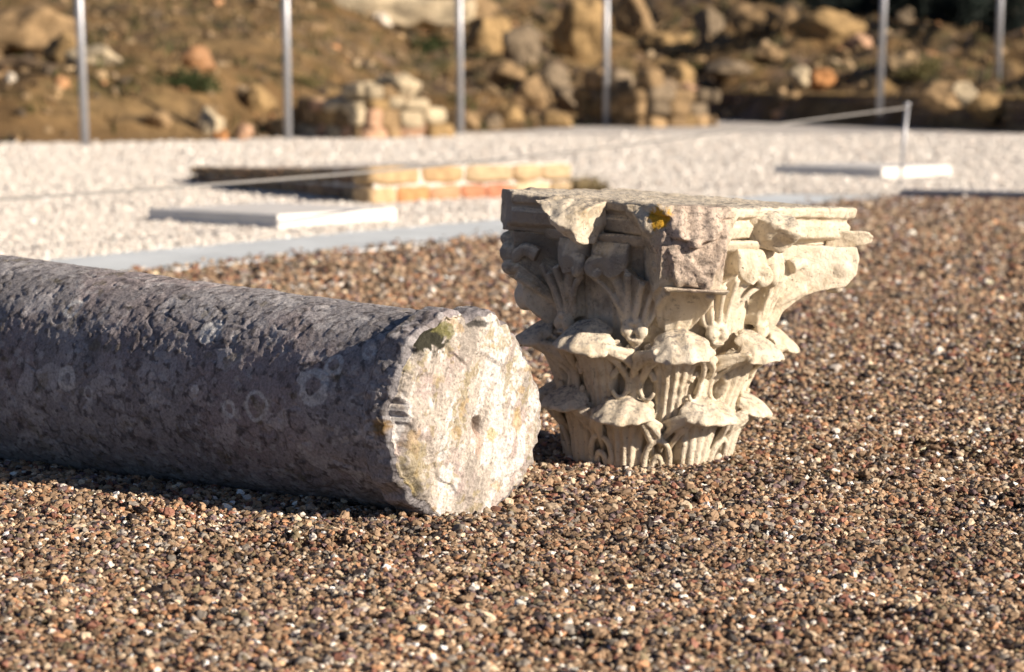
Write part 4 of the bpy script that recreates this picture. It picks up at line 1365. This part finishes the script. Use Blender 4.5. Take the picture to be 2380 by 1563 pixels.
# volutes under the four corners
def volute(phi, scale=1.0, cut=None, seed=0, mat='marble', tri=None, blobs=()):
    mb = MB()
    d = np.radians(phi + DELTA)
    rad = np.array([math.sin(d), -math.cos(d), 0]); tan = np.array([math.cos(d), math.sin(d), 0])
    prof = np.array([(.235, .345), (.262, .40), (.300, .445), (.352, .490), (.405, .530), (.450, .540), (.484, .518), (.492, .482), (.470, .452), (.440, .452), (.428, .476), (.442, .496)])
    if cut: prof = prof[:cut]
    pa = spline(np.array([rad * a + np.array([0, 0, b]) for a, b in prof]), 70)
    side = np.tile(tan, (70, 1))
    wd = np.interp(np.arange(70), [0, 30, 45, 69], [.055, .080, .088, .070])
    V, F = ribbon(pa, wd, np.interp(np.arange(70), [0, 30, 69], [.012, .013, .009]), side, 2, .30); mb.add(V, F)
    V, F = ribbon(pa, wd, np.interp(np.arange(70), [0, 30, 69], [.012, .013, .009]), -side, 2, .30); mb.add(V, F)
    # web that fills the volute
    if not cut:
        V, F = ball(rad * .448 + np.array([0, 0, .497]), 1, 3); V = (V - (rad * .448 + np.array([0, 0, .497])))
        W = V[:, :1] * rad * .048 + V[:, 1:2] * tan * .052 + V[:, 2:] * np.array([0, 0, 1]) * .050 + rad * .448 + np.array([0, 0, .497])
        mb.add(W, F)
        W = V[:, :1] * rad * .016 + V[:, 1:2] * tan * .049 + V[:, 2:] * np.array([0, 0, 1]) * .016 + rad * .450 + np.array([0, 0, .492])
        mb.add(W, F)
    # wedge between bell and volute, and fluted side strands
    for e in (-1, 1):
        for (o1, o2, dz) in ((.030, .036, 0), (.042, .050, -.022), (.050, .058, -.046)):
            pts = spline(np.array([rad * a + tan * e * t + np.array([0, 0, b]) for a, b, t in ((.232, .355, o1 * .7), (.262, .405 + dz * .3, o1), (.305, .450 + dz * .7, o2), (.365, .497 + dz, o2 * .9))]), 24)
            V, F = tube(pts, np.linspace(.008, .0115, 24), 8); mb.add(V, F)
    if tri is None: tri = [(.21, .34, .05), (.262, .40, .048), (.300, .432, .046), (.352, .458, .042), (.405, .466, .040), (.455, .49, .036), (.455, .56, .034), (.21, .56, .06)]
    V = []
    for e in (-1, 1):
        for a, b, w in tri: V.append(rad * a + tan * e * w + np.array([0, 0, b]))
    nt_ = len(tri)
    F = [tuple(range(nt_)), tuple(range(nt_, 2 * nt_))[::-1]] + [(i, i + nt_, (i + 1) % nt_ + nt_, (i + 1) % nt_) for i in range(nt_)]
    mb.add(V, F)
    for a, t_, z_, ra, rt, rz_ in blobs:
        V = _IC[3][0]
        W = V[:, :1] * rad * ra + V[:, 1:2] * tan * rt + V[:, 2:] * np.array([0, 0, 1]) * rz_ + rad * a + tan * t_ + np.array([0, 0, z_])
        mb.add(W, _IC[3][1])
    o = mb.build('volute', M[mat], cap)
    carve(o, .0034, .0045, .008)
VT = [(.21, .28, .07), (.262, .30, .055), (.285, .34, .055), (.312, .392, .054), (.362, .432, .052), (.425, .452, .050), (.470, .462, .046), (.496, .492, .042), (.500, .53, .040), (.492, .56, .040), (.21, .56, .09)]
volute(90, cut=5, tri=VT, blobs=[(.448, .0, .455, .022, .044, .015), (.455, .0, .505, .045, .056, .040), (.37, 0, .50, .06, .062, .045)])
volute(180, cut=5, tri=VT, blobs=[(.455, .0, .505, .045, .056, .040)])
volute(-90, cut=4, tri=[(.21, .33, .05), (.275, .335, .045), (.335, .375, .042), (.352, .44, .040), (.372, .48, .038), (.376, .56, .038), (.21, .56, .06)],
       blobs=[(.372, .0, .505, .030, .045, .030), (.372, .02, .470, .026, .03, .022), (.376, -.02, .535, .022, .035, .020), (.330, .0, .40, .03, .04, .04)])
volute(0, cut=4, tri=[(.21, .34, .05), (.262, .40, .06), (.300, .440, .075), (.365, .460, .075), (.392, .56, .080), (.21, .56, .11)])

# abacus with its concave moulded sides
def aba_r(phi):
    """plan radius of the abacus; phi measured from the front corner"""
    a = abs((phi + 45) % 90 - 45)                        # 0 at a corner, 45 at mid side
    ar = math.radians(a)
    # concave side: circle arc through corner and mid side
    mid, corner = .308, .515
    # side line in local frame: x = distance along the side normal
    ex = math.cos(math.radians(45 - a)); ey = math.sin(math.radians(45 - a))
    cx, cy = corner * math.cos(math.radians(45)), corner * math.sin(math.radians(45))
    # curve x(y) = mid + (cx-mid)*(y/cy)^2
    k_ = (cx - mid) / cy ** 2
    # solve r*ex = mid + k*(r*ey)^2
    A_, B_, C_ = k_ * ey * ey, -ex, mid
    if A_ < 1e-9: r = mid / ex
    else: r = (-B_ - math.sqrt(max(B_ * B_ - 4 * A_ * C_, 0))) / (2 * A_)
    return min(r, corner * .965 / math.cos(ar))
na_ = 720
pa_ = np.linspace(-180, 180, na_, endpoint=False)
rA = np.array([aba_r(x_) for x_ in pa_])
def brk(phi, centre, half, reach, seed):
    """straight break across a corner at distance `reach`"""
    da = np.radians((phi - centre + 180) % 360 - 180)
    lim = reach / np.maximum(np.cos(da), .2) * (1 + .03 * perlin(np.stack([phi * .25, 0 * phi + seed, 0 * phi], 1)))
    return np.where(np.abs(np.degrees(da)) < half, lim, 9)
lv = [(.560, -.080), (.570, -.078), (.577, -.034), (.582, -.022), (.608, -.014), (.614, -.018), (.619, -.026), (.626, -.024), (.632, -.005), (.650, .001), (.656, -.006), (.657, -.016)]
zs_, os_ = zip(*lv)
rows = []
for zq, oq in lv:
    r_ = rA + oq
    r_ = np.minimum(r_, brk(pa_, -90, 40, .392, 1.0))
    r_ = np.minimum(r_, brk(pa_, 0, 44, .372 + (.656 - zq) * .55, 2.0))
    rows.append(r_)
RW = np.array(rows)
wav = .004 * perlin(np.stack([pa_ * .12, 0 * pa_, 0 * pa_], 1))
V = np.concatenate([PP(RW[i], pa_, zs_[i] + (wav if i > 8 else 0)) for i in range(len(lv))])
V = np.concatenate([V, PP([0], [0], [.655]), PP([0], [0], [.55])])
F = [tuple(f) for f in grid_faces(len(lv), na_, wrap=True)]
L0 = (len(lv) - 1) * na_
F += [(L0 + k, L0 + (k + 1) % na_, len(lv) * na_) for k in range(na_)] + [((k + 1) % na_, k, len(lv) * na_ + 1) for k in range(na_)]
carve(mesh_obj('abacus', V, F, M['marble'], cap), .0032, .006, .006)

# fractured front corner, granular and pinkish
mb = MB()
d0 = R(DELTA + 1); rad = np.array([math.sin(d0), -math.cos(d0), 0]); tan = np.array([math.cos(d0), math.sin(d0), 0])
def hull_piece(pts, seed, amp=.012, sub=5, fr=22):
    """convex lump through given corner points (radial, tangential, z)"""
    import bmesh
    bm = bmesh.new()
    for a, b, z_ in pts: bm.verts.new(rad * a + tan * b + np.array([0, 0, z_]))
    bmesh.ops.convex_hull(bm, input=bm.verts)
    bmesh.ops.triangulate(bm, faces=bm.faces)
    for _ in range(4): bmesh.ops.subdivide_edges(bm, edges=bm.edges, cuts=1, use_grid_fill=True)
    bmesh.ops.triangulate(bm, faces=bm.faces)
    bm.normal_update()
    bm.verts.index_update()
    V = np.array([v.co[:] for v in bm.verts]); N = np.array([v.normal[:] for v in bm.verts]); F = [tuple(v.index for v in f.verts) for f in bm.faces]
    bm.free()
    V = V + N * (amp * fbm(V * fr + seed, 4))[:, None]
    return V, F
V, F = hull_piece([(.15, -.17, .650), (.15, .13, .651), (.300, -.160, .648), (.318, .115, .649), (.362, -.075, .648), (.366, .05, .649), (.335, -.135, .618), (.378, -.080, .590), (.388, .070, .590), (.398, -.060, .54), (.402, .055, .54),
                   (.392, -.050, .50), (.398, .046, .50), (.380, -.040, .463), (.386, .038, .463), (.25, -.09, .52), (.25, .09, .48), (.28, .0, .458)], 3.0, .007, fr=34)
o = mesh_obj('broken_corner', V, F, M['fracture'], cap)
m = o.modifiers.new('weld', 'REMESH'); m.mode = 'VOXEL'; m.voxel_size = .0034; m.use_smooth_shade = True
d_ = o.modifiers.new('worn', 'DISPLACE'); d_.texture = tex2; d_.texture_coords = 'LOCAL'; d_.strength = .008
e_ = o.modifiers.new('eroded', 'DISPLACE'); e_.texture = tex; e_.texture_coords = 'LOCAL'; e_.strength = .010
# thin ledge left under the break
V, F = hull_piece([(.25, -.065, .462), (.25, .09, .462), (.395, -.075, .462), (.402, .085, .460), (.25, -.065, .452), (.25, .09, .452), (.385, -.07, .452), (.39, .08, .451)], 5.0, .003)
carve(mesh_obj('ledge', V, F, M['marble'], cap), .003, .002, .003)

# lumps in the middle of each abacus side (worn flowers)
def boss(phi, pts, seed, mat):
    global rad, tan
    d = R(DELTA + phi); rad = np.array([math.sin(d), -math.cos(d), 0]); tan = np.array([math.cos(d), math.sin(d), 0])
    V, F = hull_piece(pts, seed, .007)
    o = mesh_obj('flower_boss', V, F, M[mat], cap)
    carve(o, .0030, .007, .008)
blk = [(.25, -.06, .655), (.25, .06, .655), (.385, -.045, .640), (.400, .035, .652), (.385, -.055, .618), (.405, .055, .612), (.365, .045, .565), (.30, -.05, .59), (.28, .05, .55), (.33, .03, .545)]
boss(-50, [(.28, -.065, .664), (.30, .068, .652), (.405, -.070, .645), (.428, -.005, .604), (.405, .050, .580), (.385, .052, .550), (.345, -.055, .585), (.27, -.05, .55), (.27, .05, .55), (.375, .060, .630)], 11, 'less_shade')
boss(45, [(.25, -.06, .650), (.25, .06, .650), (.35, .045, .640), (.395, .01, .618), (.41, .0, .595), (.37, -.035, .61), (.36, .055, .575), (.29, -.04, .56), (.30, .05, .55), (.34, .0, .548)], 13, 'marble')
boss(135, blk, 17, 'marble'); boss(-135, blk, 19, 'marble')
# knob that sticks out past the right corner
d = R(DELTA + 90); rad = np.array([math.sin(d), -math.cos(d), 0]); tan = np.array([math.cos(d), math.sin(d), 0])
V, F = hull_piece([(.42, -.03, .60), (.42, .03, .60), (.42, 0, .55), (.525, -.02, .598), (.548, .0, .588), (.545, .01, .572), (.51, -.01, .563), (.49, .03, .58)], 23, .004)
carve(mesh_obj('corner_knob', V, F, M['marble'], cap), .003, .004, .004)
